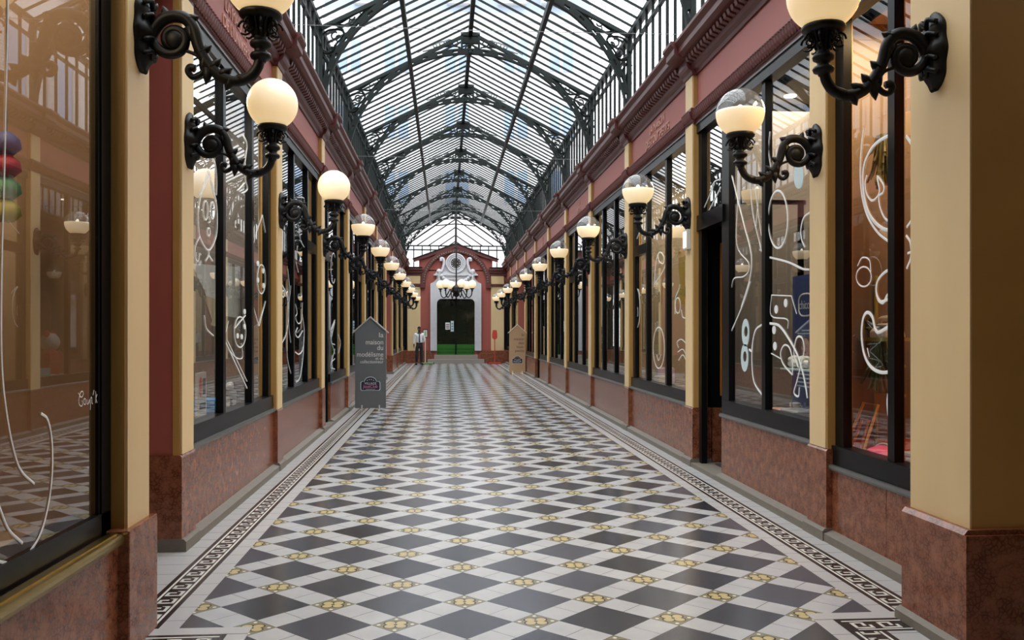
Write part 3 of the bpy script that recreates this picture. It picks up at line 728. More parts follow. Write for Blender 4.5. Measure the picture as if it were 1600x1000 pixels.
# ------------------------------------------------------------------ wall lamps
def lamp_proto(half):
    t = thing('wall_lamp', '', 'wall lamp')
    # leafy wall plate (local +x points away from the wall)
    g = MB(); N = 22; prof = []
    for i in range(N + 1):
        z = -0.20 + 0.40 * i / N
        q = z / 0.20
        w = 0.088 * (1 - abs(q) ** 2.6) ** 0.6 * (1 + 0.08 * math.cos(q * 9)) + 0.012
        d = 0.035 + 0.035 * (1 - abs(q)) ** 0.7 + 0.008 * math.cos(q * 11)
        prof.append((z, w, d))
    n = 9
    for z, w, d in prof:
        for k in range(n):
            a = PI * k / (n - 1); yy = -w * math.cos(a)
            g.v.append((max(0.0, d * math.sin(a) * (1 + 0.16 * math.cos(6 * a))), yy, z + 0.012 * math.sin(a * 3)))
    for i in range(N):
        for k in range(n - 1): g.f.append((i*n+k, i*n+k+1, (i+1)*n+k+1, (i+1)*n+k))
        g.f.append((i*n+n-1, i*n, (i+1)*n, (i+1)*n+n-1))
    g.f.append(tuple(range(n))); g.f.append(tuple(range(N*n + n - 1, N*n - 1, -1)))
    for (z, sg) in ((0.12, 1), (-0.12, -1), (0.155, 1)):
        g.tube([(0.05,0,z),(0.085,0,z+0.006*sg)], [0.014,0.002], 5)
    for zz in (-0.13,-0.06,0.06,0.13):
        for sg in (-1,1): g.tube(spline([(0.06,0.0,zz),(0.07,0.03*sg,zz+0.03),(0.045,0.075*sg,zz+0.01)],4), 0.014, 5)
    g.build('wall_plate', M['iron'], t, smooth=True)
    c = 0.00132
    def P(pts): return [((x - 350) * c, 0.0, (772 - y) * c) for x, y in pts]
    arm = spline(P([(392,780),(402,755),(425,725),(455,706),(492,700),(530,712),(558,752),(575,815),(605,875),(655,928),(715,950),(772,932),(803,892),(812,852)]), 6)
    m = len(arm); rad = [0.036 - 0.008 * (i / m) for i in range(m)]
    g = MB().tube(arm, rad, 8)
    for (x, y, dx, dy, L) in ((455,706,-12,-30,1),(535,714,28,-10,1),(625,902,24,-26,1),(660,928,30,-18,1),(600,868,-10,34,1),(612,905,-6,40,1),(700,948,-14,26,1),(735,948,28,-22,1),(585,845,26,-22,1),(540,745,10,42,1)):
        a = ((x-350)*c, 0, (772-y)*c); b = ((x+dx*1.55-350)*c, 0, (772-y-dy*1.55)*c)
        g.tube([a, (a[0]*.35+b[0]*.65, 0, a[2]*.35+b[2]*.65), b], [0.034, 0.018, 0.002], 6)
    g.build('arm', M['iron'], t, smooth=True)
    sp_ = spline(P([(396,775),(402,805),(425,835),(460,850),(498,842),(520,815),(522,782),(500,757),(470,755),(448,775),(450,805),(475,820),(495,800),(480,785)]), 5)
    m = len(sp_); g = MB().tube(sp_, [0.028 - 0.006 * i / m for i in range(m)], 7)
    g.tube(P([(484,795),(486,796)]), 0.03, 10)
    for sg in (-1,1): g.ball(((484-350)*c, 0.014*sg, (772-795)*c), 0.048, 0.02, 0.048, 12, 6)
    g.build('volute', M['iron'], t, smooth=True)
    s2 = spline(P([(518,832),(548,842),(572,856),(592,885)]), 5); g = MB().tube(s2, 0.010, 6)
    s3 = spline(P([(602,872),(596,905),(578,930),(552,938),(535,918),(542,900),(562,905)]), 5); m = len(s3)
    g.tube(s3, [0.012 + 0.010 * i / m for i in range(m)], 6); g.build('small_scroll', M['iron'], t, smooth=True)
    gx = (815 - 350) * c
    MB().lathe([(0.026,-0.135),(0.030,-0.12),(0.050,-0.116),(0.056,-0.102),(0.050,-0.088),(0.034,-0.082),(0.032,-0.07),(0.036,-0.062),(0.053,-0.052),(0.057,-0.038),(0.050,-0.024),(0.034,-0.018),(0.034,0.0),(0.040,0.02),(0.05,0.05),(0.062,0.08),(0.085,0.10)], (gx,0,0), 18).build('baluster', M['iron'], t, smooth=True)
    g = MB()
    for k in range(8):
        a = 2*PI*k/8 + .2
        q = [(gx + (0.080 + 0.032*math.cos(t))*math.cos(a), (0.080 + 0.032*math.cos(t))*math.sin(a), 0.040 + 0.036*math.sin(t)) for t in [2*PI*j/14 for j in range(13)]]
        g.tube(q, 0.0065, 5)
        q = [(gx + (0.072 + 0.014*math.cos(t))*math.cos(a), (0.072 + 0.014*math.cos(t))*math.sin(a), 0.050 + 0.016*math.sin(t)) for t in [2*PI*j/8 for j in range(8)]]
        g.tube(q, 0.0055, 4, closed=True)
        g.tube(spline([(gx + r*math.cos(a+.39), r*math.sin(a+.39), z) for r, z in [(0.036,0.0),(0.05,0.03),(0.06,0.06),(0.088,0.10)]], 3), 0.007, 4)
    g.build('scroll_basket', M['iron'], t, smooth=True)
    MB().lathe([(0.03,0.080),(0.092,0.086),(0.108,0.100),(0.112,0.116),(0.104,0.126),(0.02,0.128)], (gx,0,0), 24).build('globe_collar', M['iron'], t, smooth=True)
    gz = 0.286; R = 0.186
    if half:
        pr = [(R*math.sin(PI - th), R*math.cos(PI - th)) for th in [0.52 + (1.62-0.52)*i/12 for i in range(13)]]
        pr = [(r, z) for r, z in pr]
        zt = pr[-1][1]; pr.append((0.0, zt - 0.004))
        MB().lathe([(0.0, pr[0][1])] + pr, (gx,0,gz), 32).build('frosted_globe_base', M['opal'], t, smooth=True)
        pr2 = [(R*math.sin(th), R*math.cos(th)) for th in [0.02 + (1.50-0.02)*i/10 for i in range(11)]]
        tp = MB().lathe(list(reversed(pr2)), (gx,0,gz), 32); tp.f = [f for f in tp.f if len(f) == 4]
        tp.build('clear_globe_top', M['clearglobe'], t, smooth=True)
        g = MB(); g.ball((gx,0,gz+0.02), 0.026, 0.026, 0.045, 10, 6); g.build('bulb', M['bulb'], t, smooth=True)
    else:
        pr = [(R*math.sin(PI - th), R*math.cos(PI - th)) for th in [0.52 + (PI-0.52)*i/20 for i in range(21)]]
        MB().lathe([(0.0, pr[0][1])] + pr, (gx,0,gz), 32).build('opal_globe', M['opal'], t, smooth=True)
    return t
proto_full, proto_half = lamp_proto(False), lamp_proto(True)
used = {True: False, False: False}
def place_lamp(s, u, y, z, half, label):
    pr = proto_half if half else proto_full
    o = pr if not used[half] else copy_tree(pr)
    used[half] = True
    o.location = (XU(s, u), y, z); o.rotation_euler = (0, 0, 0 if s < 0 else PI)
    o['label'] = label; o['group'] = 'globe lamps along the passage walls'
place_lamp(-1, 2.072, 4.77, 3.165, False, 'black iron wall lamp with glowing opal globe on near left pillar')
place_lamp(1, 2.076, 4.52, 3.085, False, 'black iron wall lamp with glowing opal globe on near right pillar')
for k, y in enumerate(PILS):
    for s in (-1, 1):
        half = not (s < 0 and k < 2)
        place_lamp(s, 2.392, y + PW/2, 3.04, half, 'black wall lamp with %s globe on %s pilaster from the camera, %s wall' % ('half clear' if half else 'opal', ORD[k], SIDE[s]))

# chandelier in front of the end wall
CHY = 41.2
cx, _, cz = on_y(712, 455, CHY)
ch = thing('chandelier', 'black iron chandelier with six round globes hanging before the grey doorway', 'chandelier', (XC, CHY, cz))
MB().tube([(0,0,0.15),(0,0,7.55-cz)], 0.03, 8).build('hanging_rod', M['iron'], ch)
MB().lathe([(0.02,-0.36),(0.05,-0.34),(0.03,-0.28),(0.10,-0.24),(0.17,-0.16),(0.12,-0.10),(0.18,-0.06),(0.24,0.02),(0.18,0.06),(0.22,0.12),(0.12,0.24),(0.03,0.30)], (0,0,0), 16).build('hub', M['iron'], ch, smooth=True)
for k in range(6):
    a = 2*PI*k/6 + 0.84
    ar = spline([(0.15*math.cos(a),0.15*math.sin(a),0.0),(0.30*math.cos(a),0.30*math.sin(a),0.05),(0.40*math.cos(a),0.40*math.sin(a),-0.12),(0.56*math.cos(a),0.56*math.sin(a),-0.30),(0.70*math.cos(a),0.70*math.sin(a),-0.20),(0.74*math.cos(a),0.74*math.sin(a),0.0)], 4)
    p = MB().tube(ar, 0.026, 6).build('chandelier_arm', M['iron'], ch, smooth=True)
    cxx, cyy = 0.74*math.cos(a), 0.74*math.sin(a)
    MB().lathe([(0.03,-0.06),(0.05,-0.03),(0.03,0.02),(0.10,0.06),(0.10,0.09),(0.02,0.10)], (cxx,cyy,0.04), 12).build('collar', M['iron'], p, smooth=True)
    MB().ball((cxx,cyy,0.31), 0.19, n=20, m=12).build('globe', M['opal'], p, smooth=True)

# ------------------------------------------------------------------ end wall
EW = struct('wall_end', 'red and tan end wall with pediment, grey stone door surround and clock', 'wall')
def E(px, py, Y=YEND): p = on_y(px, py, Y); return p[0], p[2]
def ebox(p0, q0, p1, q1, dy, mat, name, d0=0.0):                  # a block on the end wall between two sighted corners
    x0, z0 = E(p0, q0); x1, z1 = E(p1, q1)
    return MB().box(x0, x1, YEND - dy, YEND + 0.1 - d0, min(z0,z1), max(z0,z1)).build(name, mat, EW)
ex0, ez0 = E(625, 420); ex1, _ = E(797, 420)
zfl = zf(YEND)
DX, DZ0, DZ1 = 0.90, E(712, 554.5)[1], E(712, 467)[1]
g = MB(); g.box(XC-2.6, XC-DX, YEND, YEND+.25, zfl-.05, 4.75); g.box(XC+DX, XC+2.6, YEND, YEND+.25, zfl-.05, 4.75); g.box(XC-DX, XC+DX, YEND, YEND+.25, DZ1, 4.75)
g.build('end_wall_face', M['red'], EW)
# gable with its sloping cornice
za = E(711, 381)[1]; zb_ = E(645, 406.5)[1]; xg = 2.0
g = MB().prism_y([(XC-1.75,4.70),(XC+1.75,4.70),(XC+1.75,zb_+.05),(XC,za-.12),(XC-1.75,zb_+.05)], YEND, YEND+.2); g.build('gable_wall', M['red'], EW)
for s in (-1,1):
    MB().prism_y([(XC,za),(XC,za-.17),(XU(s,xg),zb_-.10),(XU(s,xg),zb_+.06)], YEND-.16, YEND+.2).build('gable_cornice', M['darkred'], EW)
    MB().prism_y([(XC,za+.03),(XC,za-.01),(XU(s,xg+.05),zb_+.02),(XU(s,xg+.05),zb_+.07)], YEND-.2, YEND+.2).build('lead_flashing', M['roofiron'], EW)
    # flat entablature
    x0 = XU(s, 1.60); x1 = XU(s, 2.60)
    zt = E(640, 419)[1]
    MB().prism_y([(0,0)],0,0) if False else None
    g = MB(); g.box(x0, x1, YEND-.26, YEND, zt-.10, zt); g.box(x0, x1, YEND-.18, YEND, zt-.22, zt-.10); g.box(x0, x1, YEND-.10, YEND, zt-.36, zt-.22)
    g.build('entablature', M['darkred'], EW)
    MB().box(x0, x1, YEND-.28, YEND, zt, zt+.05).build('lead_flashing', M['roofiron'], EW)
    ua, ub = 1.68, 2.30
    zc0, zc1 = E(648, 443.5)[1], E(648, 431)[1]
    MB().box(XU(s,ua), XU(s,ub), YEND-.09, YEND, zc0, zc1).build('pilaster_top_panel', M['tan'], EW, bevel=.008)
    MB().box(XU(s,ua-.04), XU(s,2.6), YEND-.13, YEND, E(648,447.5)[1], zc0).build('string_course', M['darkred'], EW)
    MB().box(XU(s,ua), XU(s,ub), YEND-.09, YEND, E(648,548)[1], E(648,448)[1]).build('end_pilaster', M['tan'], EW, bevel=.008)
    MB().box(XU(s,2.32), XU(s,2.5), YEND-.03, YEND, 0.95, 4.0).build('dark_side_window', M['black'], EW)
    MB().box(XU(s,1.16), XU(s,2.6), YEND-.14, YEND, zfl, E(648,548)[1]).build('end_plinth', M['marble'], EW)
# round arch moulding
zac = E(712, 443)[1]; R0, R1 = 1.45, 1.66
g = band([(XC+R0*math.cos(PI*i/32), 0, zac+R0*math.sin(PI*i/32)) for i in range(33)], [(XC+R1*math.cos(PI*i/32), 0, zac+R1*math.sin(PI*i/32)) for i in range(33)], .10)
g.v = [(x, y + YEND - .08, z) for x, y, z in g.v]; g.build('arch_moulding', M['darkred'], EW)
g = MB()
for i in range(41):
    a = PI*(i+.5)/41; r = 1.52
    g.ball((XC+r*math.cos(a), YEND-.20, zac+r*math.sin(a)), .04, n=6, m=4)
g.build('arch_dentils', M['curb'], EW)
g = MB()
for s in (-1,1): g.box(XU(s,1.45), XU(s,1.68), YEND-.2, YEND, zac-.22, zac)
g.build('arch_corbels', M['darkred'], EW)
# grey stone surround
def rr(x, z): return (XC + x, z)
zs0 = E(712,548)[1]; zsh = E(712,443)[1]; zen = E(712,431)[1]
W0 = 1.19; rc = .22
op = [(DX-rc+rc*math.sin(PI/2*i/6), DZ1-rc+rc*math.cos(PI/2*i/6)) for i in range(7)]
right = [(W0, zs0), (W0, zsh), (1.05, zsh+.06), (.92, zsh+.2), (.90, zen)]
for s in (-1, 1):
    poly = [(XC+s*x, z) for x, z in [(DX, zs0)] + right + [(0.0, zen), (0.0, DZ1)] + op]
    MB().prism_y(poly, YEND-.14, YEND).build('door_surround', M['stucco'], EW)
    MB().box(XU(s,W0-.11), XU(s,W0+.02), YEND-.19, YEND-.13, zs0, zsh-.02).build('surround_rim', M['stucco'], EW)
    MB().box(XU(s,.93), XU(s,.99), YEND-.17, YEND-.13, zs0, DZ1-.05).build('surround_bead', M['stucco'], EW)
    # volutes beside the clock
    zk = E(712,412)[1]
    g = MB(); g.tube(spline([(XU(s,.80),YEND-.2,zen+.12),(XU(s,.66),YEND-.2,zen+.22),(XU(s,.56),YEND-.2,zk),(XU(s,.60),YEND-.2,zk+.2),(XU(s,.70),YEND-.2,zk+.22),(XU(s,.70),YEND-.2,zk+.10)],5), .07, 7)
    g.ball((XU(s,.80),YEND-.22,zen+.20), .12, .08, .12, 10, 6)
    g.build('clock_volute', M['stucco'], EW, smooth=True)
    g = MB(); g.lathe([(.02,-.52),(.07,-.46),(.08,-.32),(.05,-.22),(.08,-.12),(.05,0)], (XU(s,.80),YEND-.2,zen+.12), 8); g.build('drop_garland', M['stucco'], EW, smooth=True)
g = MB(); g.box(XC-1.05,XC+1.05,YEND-.24,YEND,zen,zen+.06); g.box(XC-1.0,XC+1.0,YEND-.2,YEND,zen+.06,zen+.10); g.box(XC-.95,XC+.95,YEND-.18,YEND,zen+.10,zen+.16); g.box(XC-.55,XC+.55,YEND-.2,YEND,zen-.18,zen-.14)
g.build('surround_cornice', M['stucco'], EW)
g = MB()
for i in range(17):
    t = -1 + 2*i/16; g.ball((XC+.78*t, YEND-.22, zen+.10-.50*(1-t*t)), .075+.035*(1-t*t), .07, .075+.03*(1-t*t), 8, 5)
g.build('swag_garland', M['stucco'], EW, smooth=True)
MB().prism_y([(XC-.62,zen+.15),(XC+.62,zen+.15),(XC+.42,zk+.1),(XC-.42,zk+.1)], YEND-.14, YEND).build('clock_base', M['stucco'], EW)
g = MB()
for r, rad in ((.44,.05),(.36,.035),(.27,.035)): g.tube([(XC+r*math.cos(2*PI*i/28), YEND-.2, zk+r*math.sin(2*PI*i/28)) for i in range(28)], rad, 6, closed=True)
g.build('clock_rings', M['stucco'], EW, smooth=True)
def disc(c, r, y0, y1, n=28): return MB().prism_y([(c[0]+r*math.cos(2*PI*i/n), c[1]+r*math.sin(2*PI*i/n)) for i in range(n)], y0, y1)
disc((XC,zk), .42, YEND-.17, YEND).build('clock_back', M['stucco'], EW)
clk = disc((XC,zk), .245, YEND-.20, YEND-.17).build('clock_face', M['dark'], EW)
g = MB()
for i in range(12):
    a = 2*PI*i/12; g.ball((XC+.19*math.cos(a), YEND-.205, zk+.19*math.sin(a)), .020, .01, .020, 6, 4)
g.box(XC-.008,XC+.008,YEND-.215,YEND-.205,zk,zk+.15); g.box(XC,XC+.11,YEND-.215,YEND-.205,zk-.008,zk+.008)
g.build('clock_marks', M['bandwhite'], clk)
# steps
st = MB(); x0,z0 = E(667,568,42.2); x1,_ = E(755,568,42.2)
steps = struct('floor_steps', 'two granite steps leading up to the dark glass door', 'steps')
zst = zfl + (DZ0 - zfl) * .5
MB().box(XC-1.33, XC+1.33, 42.15, YEND+.2, zf(42)-.02, zst).build('lower_step', M['stone'], steps, bevel=.01)
MB().box(XC-1.03, XC+1.03, 42.5, YEND+.3, zst, DZ0).build('upper_step', M['stone'], steps, bevel=.01)
# the dark glass double door
dr = struct('door_end', 'dark glass double door with green lower panels at the end', 'door')
M['doorglass'] = paint('dark_green_glass', (0.014,0.017,0.010), 0.06, 0.6, 1.2)
M['doorgreen'] = paint('green_door_panel', (0.03,0.15,0.02), 0.15, 0.25, 1.5)
zg = E(712,538)[1]
for s in (-1,1):
    lf = MB().box(XC+s*.03, XC+s*.90, YEND+.10, YEND+.13, zg, DZ1+.02).build('glass_leaf', M['doorglass'], dr)
    MB().box(XC+s*.03, XC+s*.90, YEND+.10, YEND+.13, DZ0, zg).build('green_panel', M['doorgreen'], dr)
    g = MB(); g.box(XC+s*.03,XC+s*.90,YEND+.09,YEND+.10,DZ0+.12,DZ0+.135); g.box(XC+s*.03,XC+s*.90,YEND+.09,YEND+.10,DZ0+.27,DZ0+.285); g.build('panel_lines', M['black'], dr)
MB().box(XC-.035, XC+.035, YEND+.06, YEND+.14, DZ0, DZ1).build('door_meeting_bar', M['black'], dr)
for (p0,q0,p1,q1,mt,nm) in ((696,504,703,515,'white','white_notice'),(704.3,501.5,709,518,'palepaint','blue_notice')):
    a = on_y(p0,q0,YEND+.085); b = on_y(p1,q1,YEND+.085)
    nt = MB().box(a[0],b[0],YEND+.085,YEND+.10,b[2],a[2]).build(nm, M[mt], dr)
    g = MB()
    for f in (.2,.45,.7): g.box(a[0]+.03,b[0]-.03,YEND+.082,YEND+.085,a[2]+(b[2]-a[2])*f,a[2]+(b[2]-a[2])*(f+.13))
    g.build('notice_print', M['darkred'] if mt=='white' else M['slate'], nt)

# ------------------------------------------------------------------ buildings beyond the glass
FY = 52.0
fb = thing('building', 'pale plastered building with balconied windows and blue slate roof beyond the glass roof', 'building')
xl, zr_ = on_y(505, 20, FY)[0], on_y(505, 20, FY)[2]; xr = on_y(925, 20, FY)[0]
MB().box(xl, xr, FY, FY+6, 4.0, zr_).build('facade', M['plaster'], fb)
MB().prism_y([(0,0)],0,0) if False else None
g = MB(); g.add([(xl,FY,zr_),(xr,FY,zr_),(xr-.4,FY+3,zr_+7),(xl+.4,FY+3,zr_+7),(xl,FY+6,zr_),(xr,FY+6,zr_)], [(0,1,2,3),(0,4,3),(1,5,2),(4,5,2,3),(0,1,5,4)]); g.build('mansard_roof', M['slate'], fb)
MB().box(xl-.1, xr+.1, FY-.35, FY, zr_-.25, zr_+.12).build('gutter_cornice', M['plaster'], fb)
for px in (546,620,714,806,877):
    for (q0, q1) in ((62,113),(165,216),(268,318)):
        a = on_y(px-18, q0, FY); b = on_y(px+18, q1, FY)
        wf = MB().box(a[0]-.10, b[0]+.10, FY-.06, FY, b[2], a[2]+.12).build('window_frame', M['plaster'], fb)
        m_ = (a[0]+b[0])/2
        g = MB(); g.box(a[0], m_-.10, FY-.09, FY-.05, b[2], a[2]); g.box(m_+.10, b[0], FY-.09, FY-.05, b[2], a[2]); g.build('pane', M['bluepane'], wf)
        g = MB(); zz = b[2] + .36*(a[2]-b[2]); g.box(a[0]-.05,b[0]+.05,FY-.28,FY-.24,zz-.04,zz)
        n = 11
        for i in range(n): xx = a[0] + (b[0]-a[0])*i/(n-1); g.box(xx-.012,xx+.012,FY-.27,FY-.25,b[2],zz)
        g.build('balcony_railing', M['slate'], wf)
for q in (48, 118, 150, 222):
    z = on_y(700, q, FY)[2]; MB().box(xl, xr, FY-.10, FY, z-.06, z+.06).build('string_course', M['greyfacade'], fb)
for px in (575, 720, 800, 868):
    a = on_y(px-18, -30, FY); b = on_y(px+18, 6, FY)
    wf = MB().box(a[0]-.15, b[0]+.15, FY-.1, FY+1.5, b[2], a[2]).build('dormer', M['plaster'], fb)
    MB().box(a[0], b[0], FY-.13, FY-.09, b[2]+.1, a[2]-.2).build('pane', M['bluepane'], wf)
for s in (-1, 1):
    sb = thing('building', 'pale grey building with louvred shutters rising outside the %s side of the glass roof' % SIDE[s], 'building')
    u = 9.0
    MB().box(XU(s,u), XU(s,u+5), -4, 46, 0, 13.0).build('facade', M['greyfacade'], sb)
    MB().prism_y(mirror(s, [(u-.3,13.0),(u+5,13.0),(u+5,15),(u+2,15)]), -4, 46).build('slate_roof', M['slate'], sb)
    win = None
    for r in range(2):
        for c_ in range(13):
            if win is None:
                x = XU(s,u)
                win = MB().box(x, x - s*.05, -.6, .6, 0, 2.0).build('window', M['bluepane'], sb)
                g = MB()
                for yy in (-1.22, .62):
                    g.box(x - s*.02, x - s*.10, yy, yy+.6, -.02, 2.02)
                    for j in range(20): g.box(x - s*.10, x - s*.12, yy+.05, yy+.55, .05+j*.097, .10+j*.097)
                sh = g.build('shutters', M['shutter'], win)
                o = win
            else: o = copy_tree(win, sb)
            o.location = (0, 0.6 + c_*3.4, 5.6 + r*3.3)


# ------------------------------------------------------------------ house-shaped signs
def house_sign(name, label, x, y, mat, edge, txtmat, lines, plaque_blue, w=0.60, h=1.58, hr=1.86, rz=0.0, body0=0.06):
    t = thing(name, label, 'sign', (x, y, zf(y)), rz)
    g = MB().prism_y([(-w/2,body0),(w/2,body0),(w/2,h),(0,hr-.03),(-w/2,h)], -0.03, 0.03); g.build('board', mat, t)
    for sg in (-1, 1):
        MB().prism_y([(0,hr),(sg*(w/2+.055),h-.035),(sg*(w/2+.045),h-.055),(0,hr-.028)], -0.055, 0.055).build('roof_slat', edge, t)
    for sg in (-1, 1):
        g = MB(); g.tube(spline([(sg*.17,-.14,0.012),(sg*.17,-.06,0.02),(sg*.17,-.04,.06),(sg*.17,-.038,.12)],4), .018, 6); g.tube([(sg*.17,.14,0.012),(sg*.17,.03,.03)], .018, 6)
        g.build('foot', edge, t)
    for body, z, size, sx in lines:
        text_part('lettering', body, (w/2-.045, -0.0315, z), (PI/2,0,0), size, txtmat, t, 'RIGHT', 0.001, 1.0, sx)
    pw, ph, zc = .36, .215, .52 * hr / 1.86
    pb = [(-pw/2+.02,zc-ph/2),(pw/2-.02,zc-ph/2),(pw/2,zc-ph/2+.02),(pw/2,zc+.04),(pw/2-.02,zc+.06),(.115,zc+.06)] + [(.11*math.cos(PI*i/10), zc+.06+.085*math.sin(PI*i/10)) for i in range(1,10)] + [(-.115,zc+.06),(-pw/2+.02,zc+.06),(-pw/2,zc+.04),(-pw/2,zc-ph/2+.02)]
    MB().prism_y([(x_*1.07, (z_-zc)*1.09+zc) for x_, z_ in pb], -.033, -.03).build('plaque_border', M['palepaint'] if plaque_blue else M['bandwhite'], t)
    p = MB().prism_y(pb, -.036, -.031).build('plaque', M['navy'], t)
    text_part('plaque_word', 'VILLAGE', (0,-.0365,zc+.005), (PI/2,0,0), .062, M['bandwhite'], p, 'CENTER', .001)
    text_part('plaque_script', 'Jou\u00e9Club', (0,-.0365,zc-.062), (PI/2,0,0), .088, M['pinkpaint'] if plaque_blue else M['bandwhite'], p, 'CENTER', .001, .86)
    g = MB()
    for i in range(4): g.ball(((i-1.5)*.04, -.037, zc+.085+.016*(1 if i in (1,2) else 0)), .009, .002, .009, 6, 4)
    g.box(-.09,.09,-.0365,-.036,zc-.092,zc-.086); g.build('plaque_stars', M['bandwhite'], p)
    return t
M['navy'] = paint('navy_plaque', (0.012,0.016,0.035), 0.4, 0.0)
M['pinkpaint'] = paint('pink_script', (0.75,0.20,0.38), 0.5, 0.0)
M['signgrey'] = paint('grey_sign_board', (0.115,0.118,0.122), 0.6, 0.06, 4)
M['signedge'] = paint('pale_sign_edge', (0.42,0.40,0.38), 0.6, 0.1, 4)
M['signtan'] = paint('tan_sign_board', (0.50,0.31,0.17), 0.6, 0.06, 4)
M['cream'] = paint('cream_edge', (0.78,0.66,0.48), 0.6, 0.05, 4)
M['brownink'] = paint('brown_lettering', (0.12,0.035,0.02), 0.6, 0.0)
px_, py_, _ = on_y(579, 640, 17.75)
house_sign('house_sign', 'grey house-shaped sign board with white lettering on the floor by the left wall', px_, 17.75, M['signgrey'], M['signedge'], M['bandwhite'],
           [('la',1.45,.135,.085),('maison',1.31,.135,.335),('du',1.20,.135,.115),('mod\u00e9lisme',1.07,.135,.51),('et du',1.005,.09,.15),('collectionneur',.94,.09,.45)], True)
px_, py_, _ = on_y(808.3, 584, 32.0)
house_sign('house_sign', 'tan house-shaped sign board with brown lettering against the right wall', px_, 32.0, M['signtan'], M['cream'], M['brownink'],
           [('la',1.37,.14,.085),('maison',1.22,.14,.36),('des',1.08,.14,.20),('tout-',.94,.14,.27),('petits',.80,.14,.32)], False, 0.58, 1.52, 1.80, 0.0)

# ------------------------------------------------------------------ stands by the end wall
def stand(name, label, px, mat, top):
    y = 41.6
    x = on_y(px, 560, y)[0]
    t = thing(name, label, 'stand', (x, y, zf(y)))
    g = MB().box(-.30,.30,-.10,.10,.0,.035); g.box(-.28,.28,-.14,.02,.035,.075); g.build('base', mat, t, bevel=.008)
    for sg in (-1, 1): MB().tube([(sg*.30,-.02,.045),(sg*.33,-.02,.045)], .045, 10).build('wheel', M['black'], t)
    return t, y
M['greenplastic'] = paint('green_plastic', (0.22,0.46,0.16), 0.4, 0.05)
M['redplastic'] = paint('red_plastic', (0.62,0.06,0.04), 0.4, 0.05)
t, y = stand('card_stand', 'slim green stand holding a small framed card beside the standing man', 667.2, M['greenplastic'], 1)
MB().tube([(-.08,0,.05),(-.08,0,1.25)], .022, 8).build('pole', M['cream'], t)
MB().box(-.19,.03,-.02,.02,1.22,1.62).build('frame', M['black'], t, bevel=.01)
MB().box(-.165,.005,-.026,-.018,1.26,1.58).build('card', M['palegreen'] if 'palegreen' in M else M['bandwhite'], t)
MB().box(-.11,-.05,-.03,-.025,1.32,1.52).build('card_mark', M['greenplastic'], t)
t, y = stand('paddle_stand', 'red stand with a paddle-shaped top before the right tan pilaster', 773, M['redplastic'], 1)
MB().tube([(0,0,.05),(0,0,1.2)], .022, 8).build('pole', M['redplastic'], t)
MB().prism_y([(-.05,1.15),(.05,1.15),(.12,1.22),(.12,1.42),(.085,1.58),(-.085,1.58),(-.12,1.42),(-.12,1.22)], -.02, .02).build('paddle', M['redplastic'], t, bevel=.008)

# ------------------------------------------------------------------ the standing man
def skin_mesh(name, verts, edges, radii, mat, parent, sub=2, root=0):
    me = bpy.data.meshes.new(name); me.from_pydata(verts, edges, [])
    o = bpy.data.objects.new(name, me); COL.objects.link(o)
    sk = o.modifiers.new('skin', 'SKIN'); sk.use_smooth_shade = True
    for i, r in enumerate(radii):
        v = me.skin_vertices[0].data[i]; v.radius = r if isinstance(r, tuple) else (r, r); v.use_root = (i == root)
    sd = o.modifiers.new('sub', 'SUBSURF'); sd.levels = sub; sd.render_levels = sub
    dg = bpy.context.evaluated_depsgraph_get(); ev = o.evaluated_get(dg)
    nm = bpy.data.meshes.new_from_object(ev); nm.name = name
    o.modifiers.clear(); o.data = nm; nm.materials.clear(); nm.materials.append(mat); o.parent = parent
    nm.polygons.foreach_set('use_smooth', [True] * len(nm.polygons))
    return o
M['skin'] = paint('dark_brown_skin', (0.060,0.030,0.020), 0.5, 0.05)
M['shirt'] = paint('white_shirt', (0.78,0.78,0.80), 0.7, 0.05, 12)
M['trousers'] = paint('black_trousers', (0.012,0.012,0.014), 0.7, 0.1, 12)
M['tie'] = paint('dark_blue_tie', (0.02,0.035,0.07), 0.5, 0.0)
M['hair'] = paint('black_hair', (0.006,0.005,0.005), 0.8, 0.0)
MY = 41.0; mx = on_y(655, 569, MY)[0]
man = thing('person', 'man in white shirt, dark tie and black trousers standing by the end wall', 'person', (mx, MY, zf(MY)), 0.12)
bv = [(0,0,.93),(0,0,1.08),(0,.005,1.25),(0,.005,1.39),(0,0,1.47),(0,-.012,1.535),(0,-.02,1.60),(0,-.012,1.665),
      (-.165,.005,1.395),(-.225,.02,1.13),(-.235,-.01,.90),(.165,.005,1.395),(.235,.055,1.13),(.13,.13,.98),
      (-.09,0,.87),(-.105,-.012,.50),(-.115,.02,.09),(-.135,-.11,.035),(.09,0,.87),(.10,-.012,.50),(.105,.02,.09),(.125,-.11,.035)]
be = [(0,1),(1,2),(2,3),(3,4),(4,5),(5,6),(6,7),(3,8),(8,9),(9,10),(3,11),(11,12),(12,13),(0,14),(14,15),(15,16),(16,17),(0,18),(18,19),(19,20),(20,21)]
br = [(.13,.095),(.12,.085),(.135,.095),(.11,.08),.052,.060,(.074,.090),(.066,.082),.055,.040,.028,.055,.040,.028,.078,.055,.038,.035,.078,.055,.038,.035]
